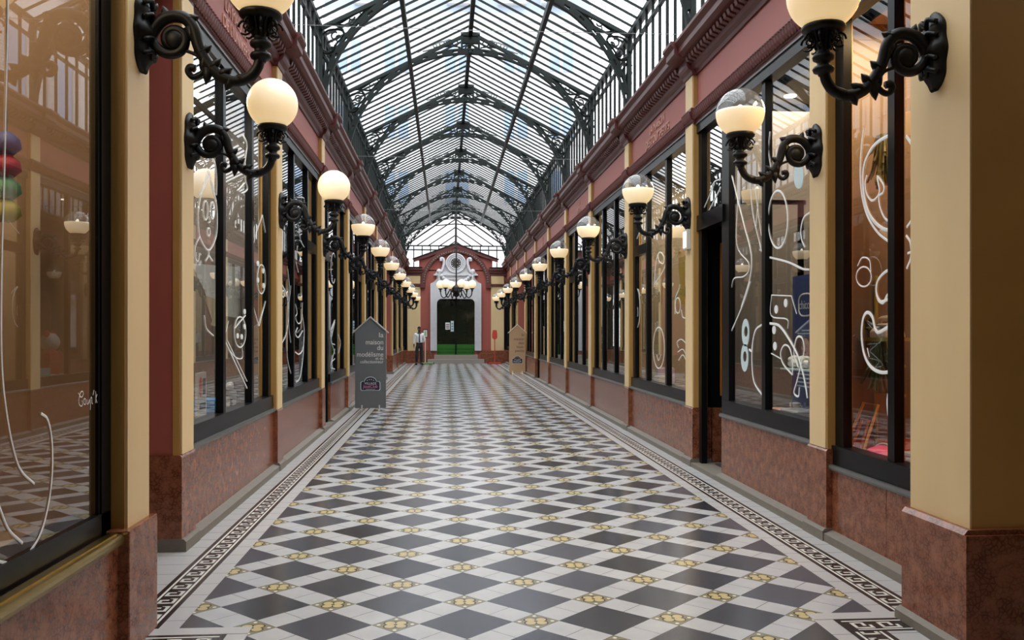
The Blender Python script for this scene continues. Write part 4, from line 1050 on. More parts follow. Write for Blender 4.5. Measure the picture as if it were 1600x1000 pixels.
def hand(w, d, side):                                             # palm, four unequal fingers and a thumb, slightly curled
    i0 = len(bv); wx, wy, wz = bv[w]
    bv.append((wx+d[0]*.06, wy+d[1]*.06, wz+d[2]*.06)); br.append((.024,.034)); be.append((w, i0))
    for k, (off, L) in enumerate(((-.028,.062),(-.010,.074),(.009,.070),(.026,.055))):
        j = len(bv)
        a = (wx+d[0]*.095, wy+d[1]*.095+off, wz+d[2]*.095)
        b = (a[0]+d[0]*L*.5+side*.004, a[1]+d[1]*L*.5, a[2]+d[2]*L*.5); c = (a[0]+d[0]*L+side*.016, a[1]+d[1]*L, a[2]+d[2]*L)
        bv.extend([a,b,c]); br.extend([.0095,.009,.008]); be.extend([(i0,j),(j,j+1),(j+1,j+2)])
    j = len(bv); bv.extend([(wx+d[0]*.05+side*.01, wy+d[1]*.05-.040, wz+d[2]*.05),(wx+d[0]*.085+side*.016, wy+d[1]*.085-.055, wz+d[2]*.085)]); br.extend([.011,.009]); be.extend([(i0,j),(j,j+1)])
hand(10, (-.05,-.05,-1.0), 1); hand(13, (-.85,.1,-.5), -1)
skin_mesh('body', bv, be, br, M['skin'], man)
def sub(idx): return [bv[i] for i in idx]
skin_mesh('shirt', [(0,0,.95),(0,0,1.08),(0,.005,1.25),(0,.005,1.40),(0,0,1.455),(-.170,.005,1.39),(-.228,.02,1.13),(-.236,-.008,.93),(.170,.005,1.39),(.238,.055,1.13),(.15,.122,.995)],
          [(0,1),(1,2),(2,3),(3,4),(3,5),(5,6),(6,7),(3,8),(8,9),(9,10)], [(.155,.115),(.15,.11),(.155,.115),(.125,.095),.066,.072,.056,.046,.072,.056,.046], M['shirt'], man)
skin_mesh('trousers', [(0,0,.97),(0,0,.90),(-.095,0,.83),(-.108,-.01,.50),(-.116,.015,.10),(.095,0,.83),(.103,-.01,.50),(.106,.015,.10)],
          [(0,1),(1,2),(2,3),(3,4),(1,5),(5,6),(6,7)], [(.145,.11),(.145,.115),.100,.080,.068,.100,.080,.068], M['trousers'], man)
g = MB(); g.add([(-.018,-.098,1.45),(.018,-.098,1.45),(.022,-.128,1.41),(-.022,-.128,1.41),(-.034,-.150,1.05),(.034,-.150,1.05),(0,-.150,.99),(-.018,-.085,1.45),(.018,-.085,1.45),(.022,-.11,1.41),(-.022,-.11,1.41),(-.034,-.13,1.05),(.034,-.13,1.05),(0,-.13,.99)],
      [(0,1,2,3),(3,2,5,4),(4,5,6),(7,10,9,8),(10,11,12,9),(11,13,12),(0,3,10,7),(1,8,9,2),(3,4,11,10),(2,9,12,5),(4,6,13,11),(5,12,13,6),(0,7,8,1)]); g.build('tie', M['tie'], man)
g = MB(); g.box(-.145,.145,-.118,.112,.955,.99); g.build('belt', M['hair'], man, bevel=.03)
for sg, xx in ((-1,-.125),(1,.115)):
    sh = MB(); sh.ball((xx+sg*.01,-.06,.04), .055, .145, .045, 12, 8); sh.build('shoe', M['hair'], man, smooth=True)
MB().ball((0,.012,1.672), .080, .092, .075, 14, 8).build('hair', M['hair'], man, smooth=True)
MB().ball((0,-.112,1.605), .013, .020, .022, 8, 6).build('nose', M['skin'], man, smooth=True)
for sg in (-1,1):
    MB().ball((sg*.030,-.092,1.628), .011, .008, .007, 8, 6).build('eye', M['bandwhite'], man, smooth=True)
    MB().ball((sg*.077,-.005,1.61), .010, .020, .032, 8, 6).build('ear', M['skin'], man, smooth=True)
MB().ball((0,-.098,1.565), .026, .010, .009, 8, 5).build('mouth', M['brownink'], man, smooth=True)

# ------------------------------------------------------------------ lit box and downlights
X = XU(1, 2.392); p = on_x(1076, 375, X)
eb_ = thing('emergency_light', 'small square lit emergency light box on the right pilaster under a lamp', 'emergency light', (X, PILS[1] + 0.16, p[2]))
MB().box(-.05,0,-.085,.085,-.12,.12).build('housing', M['bandwhite'], eb_, bevel=.008)
MB().box(-.056,-.049,-.062,.062,-.095,.095).build('lit_panel', glow('lit_panel', (1,.93,.75), 1.4), eb_)
dl = MB().lathe([(.02,-.012),(.06,-.012),(.065,0),(.02,.0)], (0,0,0), 16)
first = None
for (s, k, yy) in ((1,0,7.9),(1,0,9.0),(1,1,11.6),(1,1,13.0),(-1,0,7.8),(-1,0,9.4),(1,2,15.6),(1,2,16.8)):
    if first is None: o = dl.build('downlight', M['downlight']); first = o
    else: o = first.copy(); COL.objects.link(o)
    o.location = (XU(s,3.05), yy, 4.078)
    rank = 'nearer' if yy in (7.9,11.6,7.8,15.6) else 'farther'
    tag(o, '%s small round downlight in the ceiling of the %s shop window, %s wall' % (rank, ORD[k+1 if s>0 else k], SIDE[s]), 'ceiling light', 'downlights in the shop windows')

# ------------------------------------------------------------------ white line drawings on the glass
def scale_pts(pts, ox, oy, sx, sy=None): return [(ox + x*sx, oy + y*(sy or sx)) for x, y in pts]
def oval(cx, cy, rx, ry, n=18): return [(cx + rx*math.cos(2*PI*i/n), cy + ry*math.sin(2*PI*i/n)) for i in range(n)]
def drawing(win, X, lines, name, filled=()):
    sg = -1 if X > XC else 1                                       # towards the passage
    g = MB()
    for pts, r, closed in lines:
        q = [on_x(x, y, X) for x, y in pts]
        q = spline(q, 5, closed) if len(q) > 2 else q
        q = [(X + sg*0.003, b, c) for a, b, c in q]
        m = MB().tube(q, r, 6, closed=closed)
        m.v = [(X + sg*0.003 + (a - X - sg*0.003)*0.25, b, c) for a, b, c in m.v]
        g.add(m.v, m.f)
    o = g.build(name, M['white'], win)
    for pts, mat in filled:
        q = [on_x(x, y, X) for x, y in pts]; n = len(q)
        f = MB(); f.add([(X+sg*.001,b,c) for a,b,c in q] + [(X+sg*.003,b,c) for a,b,c in q], [tuple(range(n)), tuple(range(2*n-1,n-1,-1))] + [(i,(i+1)%n,n+(i+1)%n,n+i) for i in range(n)])
        f.build('painted_patch', mat, win)
    return o
XR, XL = XU(1, 2.498), XU(-1, 2.498)
c4 = lambda p: scale_pts(p, 1290, 200, .28); c5 = lambda p: scale_pts(p, 1290, 460, .32)
drawing(SHOP[(1,-1)], XR, [
  (c4([(215,0),(202,100),(195,250),(205,380),(235,490),(290,580),(350,630),(392,655)]), .010, False),
  (c4([(392,40),(340,50),(270,100),(222,190),(210,290),(220,400),(250,490),(310,555),(392,580)]), .014, False),
  (c4([(232,265),(222,310),(232,370),(260,405),(290,385),(302,345),(290,270),(326,320),(322,360),(300,382),(305,440),(330,500),(360,520),(392,510)]), .009, False),
  (c4(oval(215,830,42,55)), .006, True), (c4([(180,770),(205,725),(245,735),(255,800)]), .006, False),
  (c4([(392,790),(340,800),(295,850),(285,910),(300,960),(325,975),(350,930),(392,905)]), .012, False),
  (c4([(395,900),(385,960),(375,1000)]), .009, False),
  (c5([(345,150),(300,165),(262,185),(245,170),(230,110),(205,88),(185,120),(178,200),(190,290),(220,350),(270,380),(345,375)]), .014, False),
  (c5([(250,0),(265,35),(300,28),(345,0)]), .011, False), (c5([(338,0),(320,80),(306,150)]), .010, False),
  (c5([(345,455),(315,470),(304,520),(310,600),(330,690),(345,740)]), .011, False),
  (c5([(205,262),(215,305)]), .006, False), (c5([(338,255),(326,285)]), .006, False), (c5([(330,522),(340,570)]), .006, False),
  (c4([(452,45),(482,90)]), .012, False), (c4([(484,510),(455,555)]), .010, False), (c4([(452,600),(475,640),(478,720),(455,785)]), .010, False), (c4([(460,700),(482,690)]), .009, False)],
  'white_line_drawing')
c1 = lambda p: scale_pts(p, 1080, 200, .28); c2 = lambda p: scale_pts(p, 1080, 440, .28)
die = c2
drawing(SHOP[(1,0)], XR, [
  (c1(oval(485,510,54,160)), .010, True), (c1([(212,268),(226,265),(260,400),(300,560),(335,700),(330,830),(280,1000)]), .009, False),
  (c1([(260,395),(255,650),(320,750),(320,800),(290,830),(240,840),(225,900),(215,1000)]), .007, False),
  (c1([(330,300),(345,480),(395,690)]), .007, False), (c1([(385,300),(372,430),(360,560)]), .006, False), (c1([(355,310),(375,480),(393,600)]), .006, False),
  (c1([(665,470),(630,500),(614,560),(618,620),(635,665)]), .009, False), (c1([(440,722),(540,748),(620,785),(660,790)]), .010, False), (c1([(440,20),(432,120),(445,220)]), .008, False),
  (c2([(330,0),(290,125),(210,312)]), .010, False), (c2([(325,380),(342,392)]), .012, False),
  (c2([(400,238),(362,268),(344,340),(340,450),(352,560),(396,632)]), .011, False),
  (c2([(440,233),(490,245),(540,310),(590,400),(620,490),(640,580),(650,650)]), .013, False),
  (c2([(566,520),(515,460),(500,400),(520,355),(550,370),(566,440),(567,520)]), .009, False),
  (c2([(600,480),(575,400),(590,315),(620,315),(632,380),(615,460),(590,560),(575,620),(600,640),(605,590)]), .009, False),
  (c2([(450,75),(560,80)]), .006, False), (c2([(450,75),(448,190),(535,210),(540,262)]), .006, False), (c2([(560,80),(590,180)]), .006, False), (c2([(448,400),(500,430)]), .006, False),
  (c1([(20,540),(75,440),(130,310)]), .007, False), (c1([(55,545),(110,440),(165,330)]), .007, False), (c1([(105,350),(130,300),(165,285)]), .007, False)],
  'white_line_drawing',
  [(c1(oval(600,262,28,78)), M['palepaint'])] + [(c2(oval(x, y, 10, 24, 12)), M['white']) for x, y in ((475,155),(528,120),(463,270),(468,360))])
# the pale two-eyed key shape
def ring_patch(win, X, outer, holes):
    sg = -1; g = MB(); n = len(outer)
    for cen, h in holes: pass
for (cy_, hy) in ((285, 278), (425, 418)):
    g = MB(); n = 20; o_ = c2(oval(305 if cy_ < 300 else 300, cy_, 21, 78, n)); i_ = c2(oval(307 if cy_ < 300 else 301, hy, 10, 30, n))
    qo = [on_x(x, y, XR) for x, y in o_]; qi = [on_x(x, y, XR) for x, y in i_]
    for i in range(n):
        j = (i+1) % n
        for d_ in (.001,): g.quad((XR-.0012,*qo[i][1:]),(XR-.0012,*qo[j][1:]),(XR-.0012,*qi[j][1:]),(XR-.0012,*qi[i][1:]))
        g.quad((XR-.004,*qo[i][1:]),(XR-.004,*qi[i][1:]),(XR-.004,*qi[j][1:]),(XR-.004,*qo[j][1:]))
    g.build('painted_patch', M['palepaint'], SHOP[(1,0)])
r1 = lambda p: scale_pts(p, 970, 440, .22); r0 = lambda p: scale_pts(p, 970, 260, .22)
drawing(SHOP[(1,1)], XR, [
  (r1(oval(113,190,23,140)), .008, True), (r1(oval(113,215,9,45)), .006, True), (r1(oval(270,470,40,146)), .008, True), (r1([(255,520),(268,560),(285,520)]), .006, False),
  (r1([(385,230),(388,120),(410,60),(420,20)]), .007, False), (r1(oval(405,170,18,55)), .007, True), (r1([(430,200),(440,250),(460,262)]), .007, False),
  (r1([(410,470),(400,430),(430,410),(465,440)]), .006, False), (r1([(405,500),(440,480),(465,520)]), .006, False), (r1([(410,560),(440,520),(465,560)]), .006, False),
  (r0([(235,860),(250,680),(275,610),(305,640),(300,690),(270,670),(265,630)]), .008, False), (r0([(320,690),(290,760),(235,840)]), .008, False), (r0([(95,560),(120,500),(150,420)]), .006, False), (r0([(100,1000),(95,890),(120,870),(140,920)]), .007, False)],
  'white_line_drawing')
l1 = lambda p: scale_pts(p, 290, 180, .24); l2 = lambda p: scale_pts(p, 290, 400, .29)
drawing(SHOP[(-1,0)], XL, [
  (l1([(150,360),(110,480),(85,600),(82,700),(95,800),(150,880),(195,800),(205,700),(200,580),(175,460),(150,360)]), .008, False),
  (l1([(150,250),(190,310),(202,420),(200,520)]), .007, False), (l1([(150,400),(120,470),(90,520)]), .006, False), (l1([(160,400),(175,480),(200,560)]), .006, False),
  (l1(oval(130,620,15,62)), .007, True), (l1(oval(175,620,13,55)), .007, True), (l1([(150,660),(160,690),(150,700)]), .006, False), (l1(oval(150,760,9,26)), .007, True),
  (l1([(150,880),(150,912),(130,950)]), .008, False), (l1([(150,912),(176,950)]), .008, False),
  (l1([(90,790),(62,860),(62,930),(80,950),(92,900)]), .006, False),
  (l1([(375,130),(400,190),(388,300),(392,420),(402,480),(375,508)]), .007, False), (l1([(385,440),(360,470),(340,490)]), .006, False),
  (l1([(500,650),(540,880)]), .007, False), (l1([(500,650),(462,760),(432,870)]), .007, False),
  (l2([(210,455),(330,712)]), .009, False), (l2([(222,452),(330,675)]), .006, False), (l2([(322,320),(265,388)]), .007, False), (l2(oval(293,410,31,82)), .007, True),
  (l2([(230,350),(212,455),(262,540),(305,548),(300,470)]), .006, False), (l2([(395,378),(447,180)]), .008, False), (l2([(388,378),(440,215)]), .006, False), (l2([(395,378),(360,260)]), .007, False), (l2(oval(408,125,22,78)), .007, True),
  (l2([(100,320),(112,390),(150,430)]), .006, False)], 'white_line_drawing',
  [(l2(oval(x, y, 6, 15, 10)), M['white']) for x, y in ((280,430),(302,435),(318,300),(318,380),(390,40),(418,80),(390,130),(420,160))])
m3 = lambda p: scale_pts(p, 420, 200, .23); m4 = lambda p: scale_pts(p, 420, 420, .23)
drawing(SHOP[(-1,1)], XL, [
  (m4([(90,110),(118,170),(132,250),(132,350),(115,450),(90,502)]), .009, False), (m4([(128,0),(138,120),(128,230),(122,400),(125,600),(152,722)]), .007, False), (m4([(150,110),(136,250),(136,400),(150,505)]), .007, False),
  (m4([(180,240),(192,300),(180,330),(200,372),(222,345),(228,230)]), .008, False), (m4([(195,400),(180,440),(200,466),(230,420)]), .009, False), (m4([(178,565),(205,580),(232,540),(240,420),(225,300)]), .010, False), (m4([(185,770),(212,735),(232,600),(238,460)]), .010, False),
  (m4(oval(97,170,8,22)), .010, True), (m3([(180,150),(210,220),(245,200)]), .006, False), (m3([(190,470),(240,480),(225,560),(200,600)]), .006, False), (m3([(200,660),(215,760),(240,810)]), .007, False), (m3([(195,800),(185,900),(200,980)]), .007, False)], 'white_line_drawing')
d5 = lambda p: scale_pts(p, 500, 380, .26)
drawing(SHOP[(-1,2)], XL, [(d5([(65,520),(92,460),(66,590),(92,620),(64,740),(90,760),(80,830)]), .009, False), (d5([(90,460),(64,560),(92,680),(70,720),(92,800)]), .009, False), (d5(oval(80,150,14,90)), .010, True), (d5([(110,550),(124,600),(112,660)]), .009, False)], 'white_line_drawing')
# the nearest left window
t1 = lambda p: scale_pts(p, 100, 600, .045)
drawing(LW, XGL, [
  ([(12,0),(9,120),(6,260),(2,400),(1,520),(3,588),(9,643),(19,698),(31.5,735),(52.5,756)], .006, False),
  ([(63,646),(73.5,656),(80,689),(80.6,735),(75.6,782),(63,832),(42,866),(21,880),(-10,876)], .007, False),
  ([(-10,770),(0,798),(12.6,828),(34,849)], .007, False),
  (t1([(475,310),(520,380),(560,455),(610,440),(645,360),(640,280),(600,252),(550,310),(520,420),(495,520),(495,650),(530,740),(575,772),(620,730),(622,640),(600,570)]), .0022, False),
  (t1(oval(700,610,36,105,12)), .0022, True), (t1([(775,540),(785,680),(815,692),(848,600),(858,530),(868,680)]), .0022, False), (t1([(888,900),(900,700),(905,520),(930,455),(950,520),(950,640),(975,692)]), .0022, False),
  (t1([(1020,215),(985,390)]), .003, False), (t1([(1075,250),(1085,420),(1080,660)]), .0022, False), (t1([(1130,360),(1090,500),(1128,650)]), .0022, False), (t1([(1170,370),(1175,500),(1170,640)]), .0022, False), (t1([(1262,470),(1215,560),(1228,655),(1262,620),(1285,480),(1276,270)]), .0022, False), (t1([(1282,480),(1290,580),(1303,620)]), .0022, False)],
  'white_line_drawing')

# ------------------------------------------------------------------ things in the shop windows
def C(name, col, rough=0.6, **k):
    if name not in M: M[name] = paint(name, col, rough, 0.10, 10, **k)
    return M[name]
def put(o, label, cat, group=None): return tag(o, label, cat, group)
# toy window, right: blue poster stand with a baby picture
bed0 = zf(8) * .84 + .742
t = thing('poster_stand', 'tall blue poster with white logo and a baby picture behind the toy shop glass', 'poster', (3.60, 8.66, bed0))
MB().box(-.03,0,-.34,.34,0,1.42).build('poster_panel', C('poster_blue',(0.02,0.045,0.16),.4), t)
MB().box(-.10,.10,-.3,.3,0,.012).build('poster_base', M['dark'], t)
lg = MB().tube([(-.032, .17*math.copysign(abs(math.cos(2*PI*i/24))**.6, math.cos(2*PI*i/24)), 1.12+.11*math.copysign(abs(math.sin(2*PI*i/24))**.6, math.sin(2*PI*i/24))) for i in range(24)], .009, 5, closed=True).build('logo_outline', M['bandwhite'], t)
text_part('logo_word', 'chicco', (-.034, 0, 1.08), (PI/2,0,-PI/2), .125, M['bandwhite'], t, 'CENTER', .001)
g = MB(); 
for i in range(7): g.box(-.032,-.030,-.22,.22,.30+i*.04,.315+i*.04)
g.box(-.032,-.030,-.24,.1,.86,.872); g.box(-.032,-.030,-.24,.2,.83,.84); g.build('printed_lines', M['palepaint'], t)
ph = MB().box(-.032,-.029,-.30,.30,.58,.80).build('baby_picture', C('picture_brown',(0.12,0.05,0.035)), t)
fa = MB(); fa.ball((-.032,0,.69), .004, .095, .10, 16, 10); fa.build('baby_face', C('baby_skin',(0.50,0.27,0.19)), ph, smooth=True)
g = MB(); g.ball((-.037,.035,.70),.002,.012,.008,8,5); g.ball((-.037,-.035,.70),.002,.012,.008,8,5); g.ball((-.037,0,.645),.002,.025,.010,8,5); g.build('baby_features', M['brownink'], ph)
def slipper(x, y, z, rz, col, label, grp):
    t = thing('slipper', label, 'slipper', (x, y, z), rz, grp)
    g = MB(); g.ball((0,0,.012), .05, .13, .013, 14, 6); g.build('sole', M['bandwhite'], t, smooth=True)
    g = MB(); g.ball((0,.035,.03), .052, .085, .036, 14, 8); g.build('upper', col, t, smooth=True)
pk = C('pale_pink',(0.80,0.42,0.38))
slipper(3.22, 9.10, bed0, .6, pk, 'pale pink slipper lying left of the mullion in the toy window', 'pink slippers in the toy window')
slipper(3.22, 8.80, bed0, 1.1, pk, 'pale pink slipper lying nearest the mullion in the toy window', 'pink slippers in the toy window')
slipper(3.05, 7.56, bed0, .3, C('pale_tan',(0.74,0.62,0.52)), 'pale baby shoe nearest the tan pilaster in the toy window', 'baby shoes in the toy window')
slipper(3.05, 7.84, bed0, .7, C('pale_tan',(0.74,0.62,0.52)), 'pale baby shoe beside the grey folded clothes in the toy window', 'baby shoes in the toy window')
def folded(x, y, z, cols, where, grp, sx=.16, sy=.20):
    zz = z
    for i, c in enumerate(cols):
        g = MB(); h = .032; n = 10
        pts = []
        for k in range(n): 
            a = 2*PI*k/n; pts.append((sx*math.copysign(abs(math.cos(a))**.4, math.cos(a))*(1-.06*i), sy*math.copysign(abs(math.sin(a))**.4, math.sin(a))*(1-.04*i)))
        g.add([(px*1.0,py*1.0,0) for px,py in pts]+[(px*1.03,py*1.03,h*.5) for px,py in pts]+[(px*.97,py*.97,h) for px,py in pts],
              [tuple(range(n-1,-1,-1)),tuple(range(2*n,3*n))]+[(r*n+k,r*n+(k+1)%n,(r+1)*n+(k+1)%n,(r+1)*n+k) for r in (0,1) for k in range(n)])
        o = g.build('folded_garment', C('cloth_%s' % c[0], c[1]), smooth=False); o.location = (x + .01*((i*7)%3-1), y + .012*((i*5)%3-1), zz + .001)
        put(o, '%s folded garment, %s in the stack %s' % (c[0].replace('_',' '), (['lowest','second','third','topmost'] if len(cols) == 4 else ['lowest','middle','topmost'])[i], where), 'clothes', grp)
        zz += h + .001
folded(3.28, 8.10, bed0, [('grey',(0.30,0.31,0.33)),('dark_grey',(0.14,0.14,0.15)),('pale_grey',(0.52,0.53,0.54)),('mid_grey',(0.36,0.37,0.40))], 'before the blue poster', 'grey clothes in the toy window')
folded(3.22, 8.53, bed0, [('rose',(0.55,0.22,0.22)),('white',(0.75,0.74,0.72)),('salmon',(0.72,0.34,0.24))], 'right of the mullion', 'pink clothes in the toy window')
t = thing('jar', 'small glass jar with yellow green filling beside the blue poster', 'jar', (3.28, 8.16, bed0 + .001))
t.location.x = 3.43; t.location.y = 8.58
MB().lathe([(.04,0),(.062,.02),(.068,.07),(.05,.11),(.035,.12)], (0,0,0), 16).build('filling', C('yellow_green',(0.50,0.48,0.12)), t, smooth=True)
MB().lathe([(.05,.118),(.054,.12),(.054,.15),(.02,.155)], (0,0,0), 16).build('lid', M['bandwhite'], t)
t = thing('shelf', 'small glass shelf holding white knitted things in front of the blue poster', 'shelf', (3.36, 8.15, bed0 + .50))
MB().box(-.10,.10,-.38,.38,-.014,0).build('board', M['palepaint'], t)
for sg in (-1,1): MB().tube([(0,.34*sg,-.01),(0,.34*sg,-.49)], .006, 6).build('leg', M['steel'], t)
for i, (yy, lab) in enumerate(((8.42,'white knitted bootee at the far end of the glass shelf'),(8.17,'white knitted bootee in the middle of the glass shelf'),(7.92,'white knitted bootee at the near end of the glass shelf'))):
    o = MB().ball((0,0,.045), .06, .10, .045, 12, 8); 
    for j in range(5): o.ball((.03*math.cos(j*1.3), -.03+.02*j, .085+.01*math.sin(j*2)), .035, .035, .03, 8, 6)
    b = o.build('knitted_bootee', M['bandwhite'], smooth=True); b.location = (3.36, yy, bed0 + .501); b.rotation_euler.z = .4*i
    put(b, lab, 'bootee', 'white bootees on the glass shelf')
# orange window, nearest right
bz = zf(5.7)*.86 + .622
def bag(x, y, z, col, label):
    t = thing('pouch', label, 'bag', (x, y, z))
    g = MB(); g.ball((0,0,.075), .12, .19, .075, 16, 8); g.build('pouch_body', col, t, smooth=True)
    MB().tube(spline([(0,-.14,.12),(0,-.05,.165),(0,.06,.16),(0,.15,.12)],4), .006, 5).build('zip', M['bandwhite'], t)
bag(3.16, 6.25, bz, C('hot_pink',(0.72,0.07,0.17)), 'bright pink pouch on the display bed of the orange window')
folded(3.38, 6.25, bz, [('slate',(0.22,0.25,0.30)),('pale_blue',(0.45,0.52,0.60)),('ash',(0.40,0.40,0.42))], 'behind the pink pouch', 'grey blue clothes in the orange window', .09, .12)
t = thing('toy_easel', 'slanted yellow and orange toy easel standing in the orange window', 'toy', (3.17, 6.70, bz))
MB().tube([(-.05,-.16,.012),(-.05,.14,.012),(.10,.10,.42),(.10,-.14,.42)], .011, 6, closed=True).build('outer_frame', C('toy_yellow',(0.80,0.50,0.10)), t)
MB().tube([(-.02,-.08,.06),(-.02,.06,.06),(.06,.04,.30),(.06,-.07,.30)], .010, 6, closed=True).build('inner_frame', C('toy_orange',(0.75,0.25,0.05)), t)
t = thing('bamboo_rack', 'yellow green bamboo rack with a shelf in the orange window', 'rack', (3.40, 6.66, bz))
for yy in (-.2,.2): MB().tube([(0,yy,0),(0,yy,1.42)], .016, 8).build('bamboo_pole', C('bamboo',(0.36,0.34,0.08)), t)
for zz in (.50,.72): MB().tube([(0,-.24,zz),(0,.24,zz)], .013, 8).build('bamboo_rung', C('bamboo',(0,0,0)), t)
MB().box(-.14,.06,-.25,.25,.905,.93).build('rack_shelf', C('bamboo',(0,0,0)), t)
t = thing('toy_phone', 'white toy telephone with a dial on the bamboo rack shelf', 'toy', (3.36, 6.58, bz + .931))
g = MB().prism_y([(-.09,0),(.07,0),(.05,.10),(-.02,.11),(-.09,.05)], -.13, .13); g.build('phone_body', M['bandwhite'], t, bevel=.012)
disc_ = MB().lathe([(.01,0),(.05,0),(.05,.012),(.01,.014)], (-.055,0,.085), 16).build('dial', M['slate'], t)
MB().tube(spline([(.01,-.16,.11),(.01,-.13,.145),(.01,.13,.145),(.01,.16,.11)],5), .02, 8).build('handset', M['bandwhite'], t)
def tuft(name, label, x, y, z, col, n=26, r=.13, down=False):
    random.seed(int(x*100+y*77)); g = MB()
    for i in range(n):
        a = random.uniform(0, 2*PI); rr = r*random.uniform(.3,1); h = random.uniform(.08,.22)*(-1.8 if down else 1)
        p0 = (0,0,0) if not down else (rr*.3*math.cos(a), rr*.5*math.sin(a), 0)
        g.tube(spline([p0,(rr*.6*math.cos(a),rr*.8*math.sin(a),h*.7),(rr*math.cos(a),rr*1.2*math.sin(a),h*(1.0 if down else .6))],3), [.010]*3+[.013]*2+[.009,.003] if False else .009, 5)
    o = g.build(name, col); o.location = (x, y, z); return put(o, label, 'plant')
tuft('artificial_plant', 'dark green artificial plant on the bamboo rack behind the toy telephone', 3.38, 6.84, bz + .931, C('dark_leaf',(0.03,0.06,0.02)))
tuft('artificial_plant', 'dark green garland hanging under the bamboo rack shelf', 3.30, 6.62, bz + .90, C('dark_leaf',(0,0,0)), 30, .14, True)
tuft('raffia_fringe', 'olive raffia fringe hanging high in the orange window', 3.30, 6.55, 3.12, C('olive',(0.10,0.09,0.025)), 40, .13, True)
# left model shop window
lz = zf(8)*.84 + .742
def drape(name, label, pts, X, mat, depth=.05, cat='cloth'):
    a, b, c, d = [on_x(px, py, X) for px, py in pts]; n, m_ = 16, 10; g = MB()
    for side in (0, .006):
        for j in range(m_+1):
            for i in range(n+1):
                u, v = i/n, j/m_
                y = (a[1]*(1-u)+b[1]*u)*(1-v) + (d[1]*(1-u)+c[1]*u)*v; z = (a[2]*(1-u)+b[2]*u)*(1-v) + (d[2]*(1-u)+c[2]*u)*v
                g.v.append((X + side + depth*math.sin(u*9+v*1.5)*(.25+.75*v), y, z - .05*math.sin(u*PI)*v))
    N = (n+1)*(m_+1)
    for j in range(m_):
        for i in range(n):
            q = (j*(n+1)+i, j*(n+1)+i+1, (j+1)*(n+1)+i+1, (j+1)*(n+1)+i); g.f.append(q); g.f.append(tuple(N + k for k in reversed(q)))
    return put(g.build(name, mat, smooth=True, fix=False), label, cat)
drape('banner', 'white cloth banner draped across the first left shop window', [(300,412),(384,418),(381,498),(318,472)], -2.35, M['cream2'] if 'cream2' in M else C('banner_white',(0.86,0.84,0.77)))
drape('cloth_bundle', 'cream cloth hanging in folds below the white banner', [(318,462),(350,470),(350,505),(324,498)], -2.19, C('cloth_cream',(0.62,0.52,0.34)), .03)
t = thing('notice_card', 'white card with red oval mark standing low in the first left window', 'card', (-2.40, on_x(314,600,-2.40)[1], lz))
h_ = on_x(314,582,-2.40)[2] - lz
MB().box(-.012,.012,-.16,.16,0,h_).build('card_panel', M['bandwhite'], t)
MB().ball((.014,-.06,h_-.14), .004, .055, .10, 16, 8).build('red_oval', M['redplastic'], t)
g = MB(); g.box(.012,.014,.02,.12,h_-.22,h_-.06); g.box(.012,.014,-.1,.12,h_-.36,h_-.30); g.build('printed_lines', M['dark'], t)
bx = on_x(326,660,-2.45); o = MB().box(-.12,.12,-.20,.20,0,.16).build('toy_box', C('toy_blue',(0.04,0.28,0.60),.35), None, bevel=.01); o.location = (-2.45, bx[1], lz + .001); put(o, 'bright blue toy box on the display bed of the first left window', 'box')
bx = on_x(312,465,-2.5); o = MB().box(-.03,.03,-.12,.12,0,.32).build('picture_box', C('teal',(0.05,0.22,0.26)), None); o.location = (-2.62, bx[1], bx[2]-.16)
o.location.z = bx[2]-.16; put(o, 'teal picture panel hung behind the white banner', 'panel')
t = thing('toy_dog', 'small white toy dog standing low in the first left window', 'toy', (-2.40, on_x(364,630,-2.40)[1], lz))
g = MB(); g.ball((0,0,.16), .06, .13, .065, 12, 8); g.build('dog_body', M['bandwhite'], t, smooth=True)
hd = MB().ball((0,-.14,.25), .05, .065, .05, 12, 8).build('dog_head', M['bandwhite'], t, smooth=True)
for sg in (-1,1):
    MB().ball((sg*.045,-.13,.26), .012, .025, .045, 8, 6).build('ear', M['dark'], hd)
    for yy in (-.08,.08): MB().tube([(sg*.035,yy,.13),(sg*.035,yy,0)], [.022,.020], 8).build('leg', M['bandwhite'], t)
MB().tube(spline([(0,.12,.18),(0,.17,.24),(0,.16,.28)],4), .014, 6).build('tail', M['bandwhite'], t)
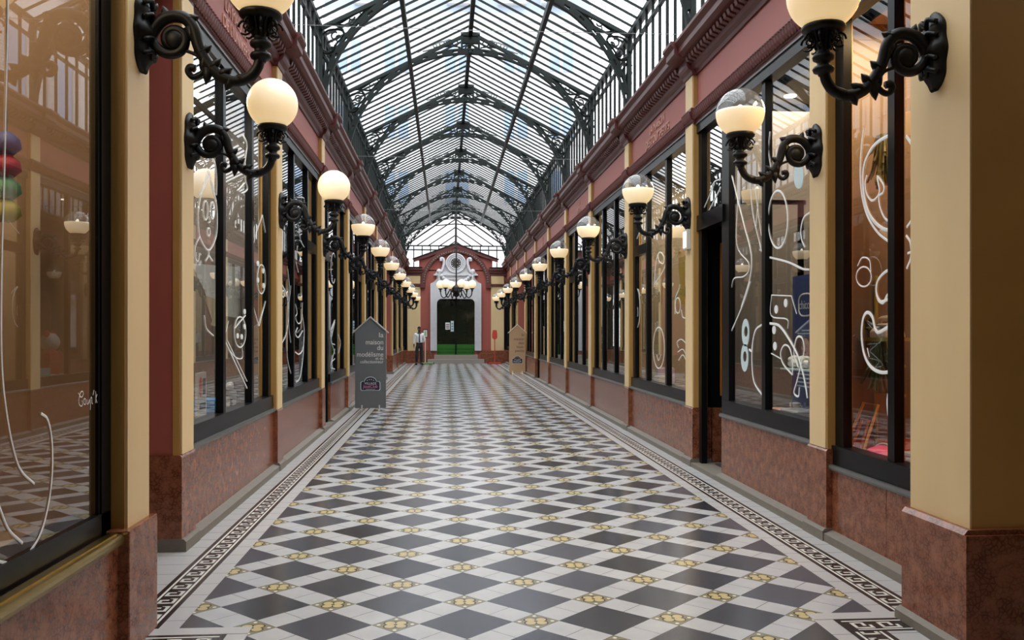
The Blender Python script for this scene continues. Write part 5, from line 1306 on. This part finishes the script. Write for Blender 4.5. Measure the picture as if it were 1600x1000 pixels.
# second right window: garments and boxes
rz_ = zf(12)*.84 + .742
drape('hanging_dress', 'yellow dress hanging in the second right window beside the casement', [(1016,385),(1036,382),(1038,470),(1012,468)], 3.45, C('dress_yellow',(0.70,0.55,0.16)), .05, 'clothes')
drape('hanging_dress', 'yellow and white dress hanging behind the casement next to the pilaster', [(1060,392),(1076,390),(1076,470),(1058,470)], 3.40, C('dress_gold',(0.75,0.50,0.10)), .05, 'clothes')
for (px, col, lab, sx, sy, h_) in ((1000,(0.10,0.55,0.58),'turquoise toy box at the far end of the second right window',.12,.22,.22),(1024,(0.52,0.40,0.55),'lilac cushion on the bed of the second right window',.14,.24,.26),(1035,(0.70,0.62,0.52),'cream toy box nearest the casement of the second right window',.10,.16,.14)):
    X = 3.35; q = on_x(px, 630, X)
    o = MB().box(-sx,sx,-sy,sy,0,h_).build('toy_box' if 'box' in lab else 'cushion', C('tint_%d' % px, col), None, bevel=.03 if 'cushion' in lab else .008); o.location = (X + (.12 if px == 1024 else 0), q[1], rz_ + .03); put(o, lab, 'box' if 'box' in lab else 'cushion')
# farther right windows: a few coloured toys
for k, (col, col2, nm) in enumerate((((0.60,0.05,0.05),(0.75,0.72,0.68),'red and white'),((0.10,0.35,0.12),(0.70,0.30,0.05),'green and orange'),((0.75,0.45,0.04),(0.62,0.08,0.04),'yellow and red'))):
    kk = k + 2; yb = PILS[kk] + 1.9; zz = zf(yb)*.84 + .742
    t = thing('plush_toy', '%s plush toy sitting in the %s right shop window' % (nm, ORD[kk]), 'toy', (3.42, yb, zz))
    MB().ball((0,0,.28), .18, .22, .28, 14, 8).build('plush_body', C('plush%d' % k, col), t, smooth=True)
    h2 = MB().ball((0,0,.66), .16, .17, .16, 14, 8).build('plush_head', C('plushb%d' % k, col2), t, smooth=True)
    for sg in (-1,1):
        MB().ball((0,sg*.13,.80), .05, .06, .06, 8, 6).build('ear', C('plush%d' % k, col), h2, smooth=True)
        MB().ball((-.14,sg*.16,.06), .10, .07, .06, 10, 6).build('foot', C('plushb%d' % k, col2), t, smooth=True)
        MB().ball((-.05,sg*.23,.38), .07, .06, .14, 10, 6).build('paw', C('plush%d' % k, col), t, smooth=True)
# hanging mobile in the nearest left window
q = on_x(10, 280, -1.95)
t = thing('hanging_mobile', 'red, blue and green hanging toy at the left edge window', 'toy', (-1.95, q[1], q[2]))
for i, c in enumerate(((0.03,0.06,0.20),(0.45,0.03,0.05),(0.04,0.22,0.08),(0.35,0.30,0.03))):
    MB().lathe([(.02,.05),(.055,.02),(.062,-.02),(.03,-.05)], (0,0,.16-.10*i), 12).build('bead', C('mobile%d' % i, c), t, smooth=True)
MB().tube([(0,0,.2),(0,0,4.14-q[2])], .003, 4).build('cord', M['black'], t)
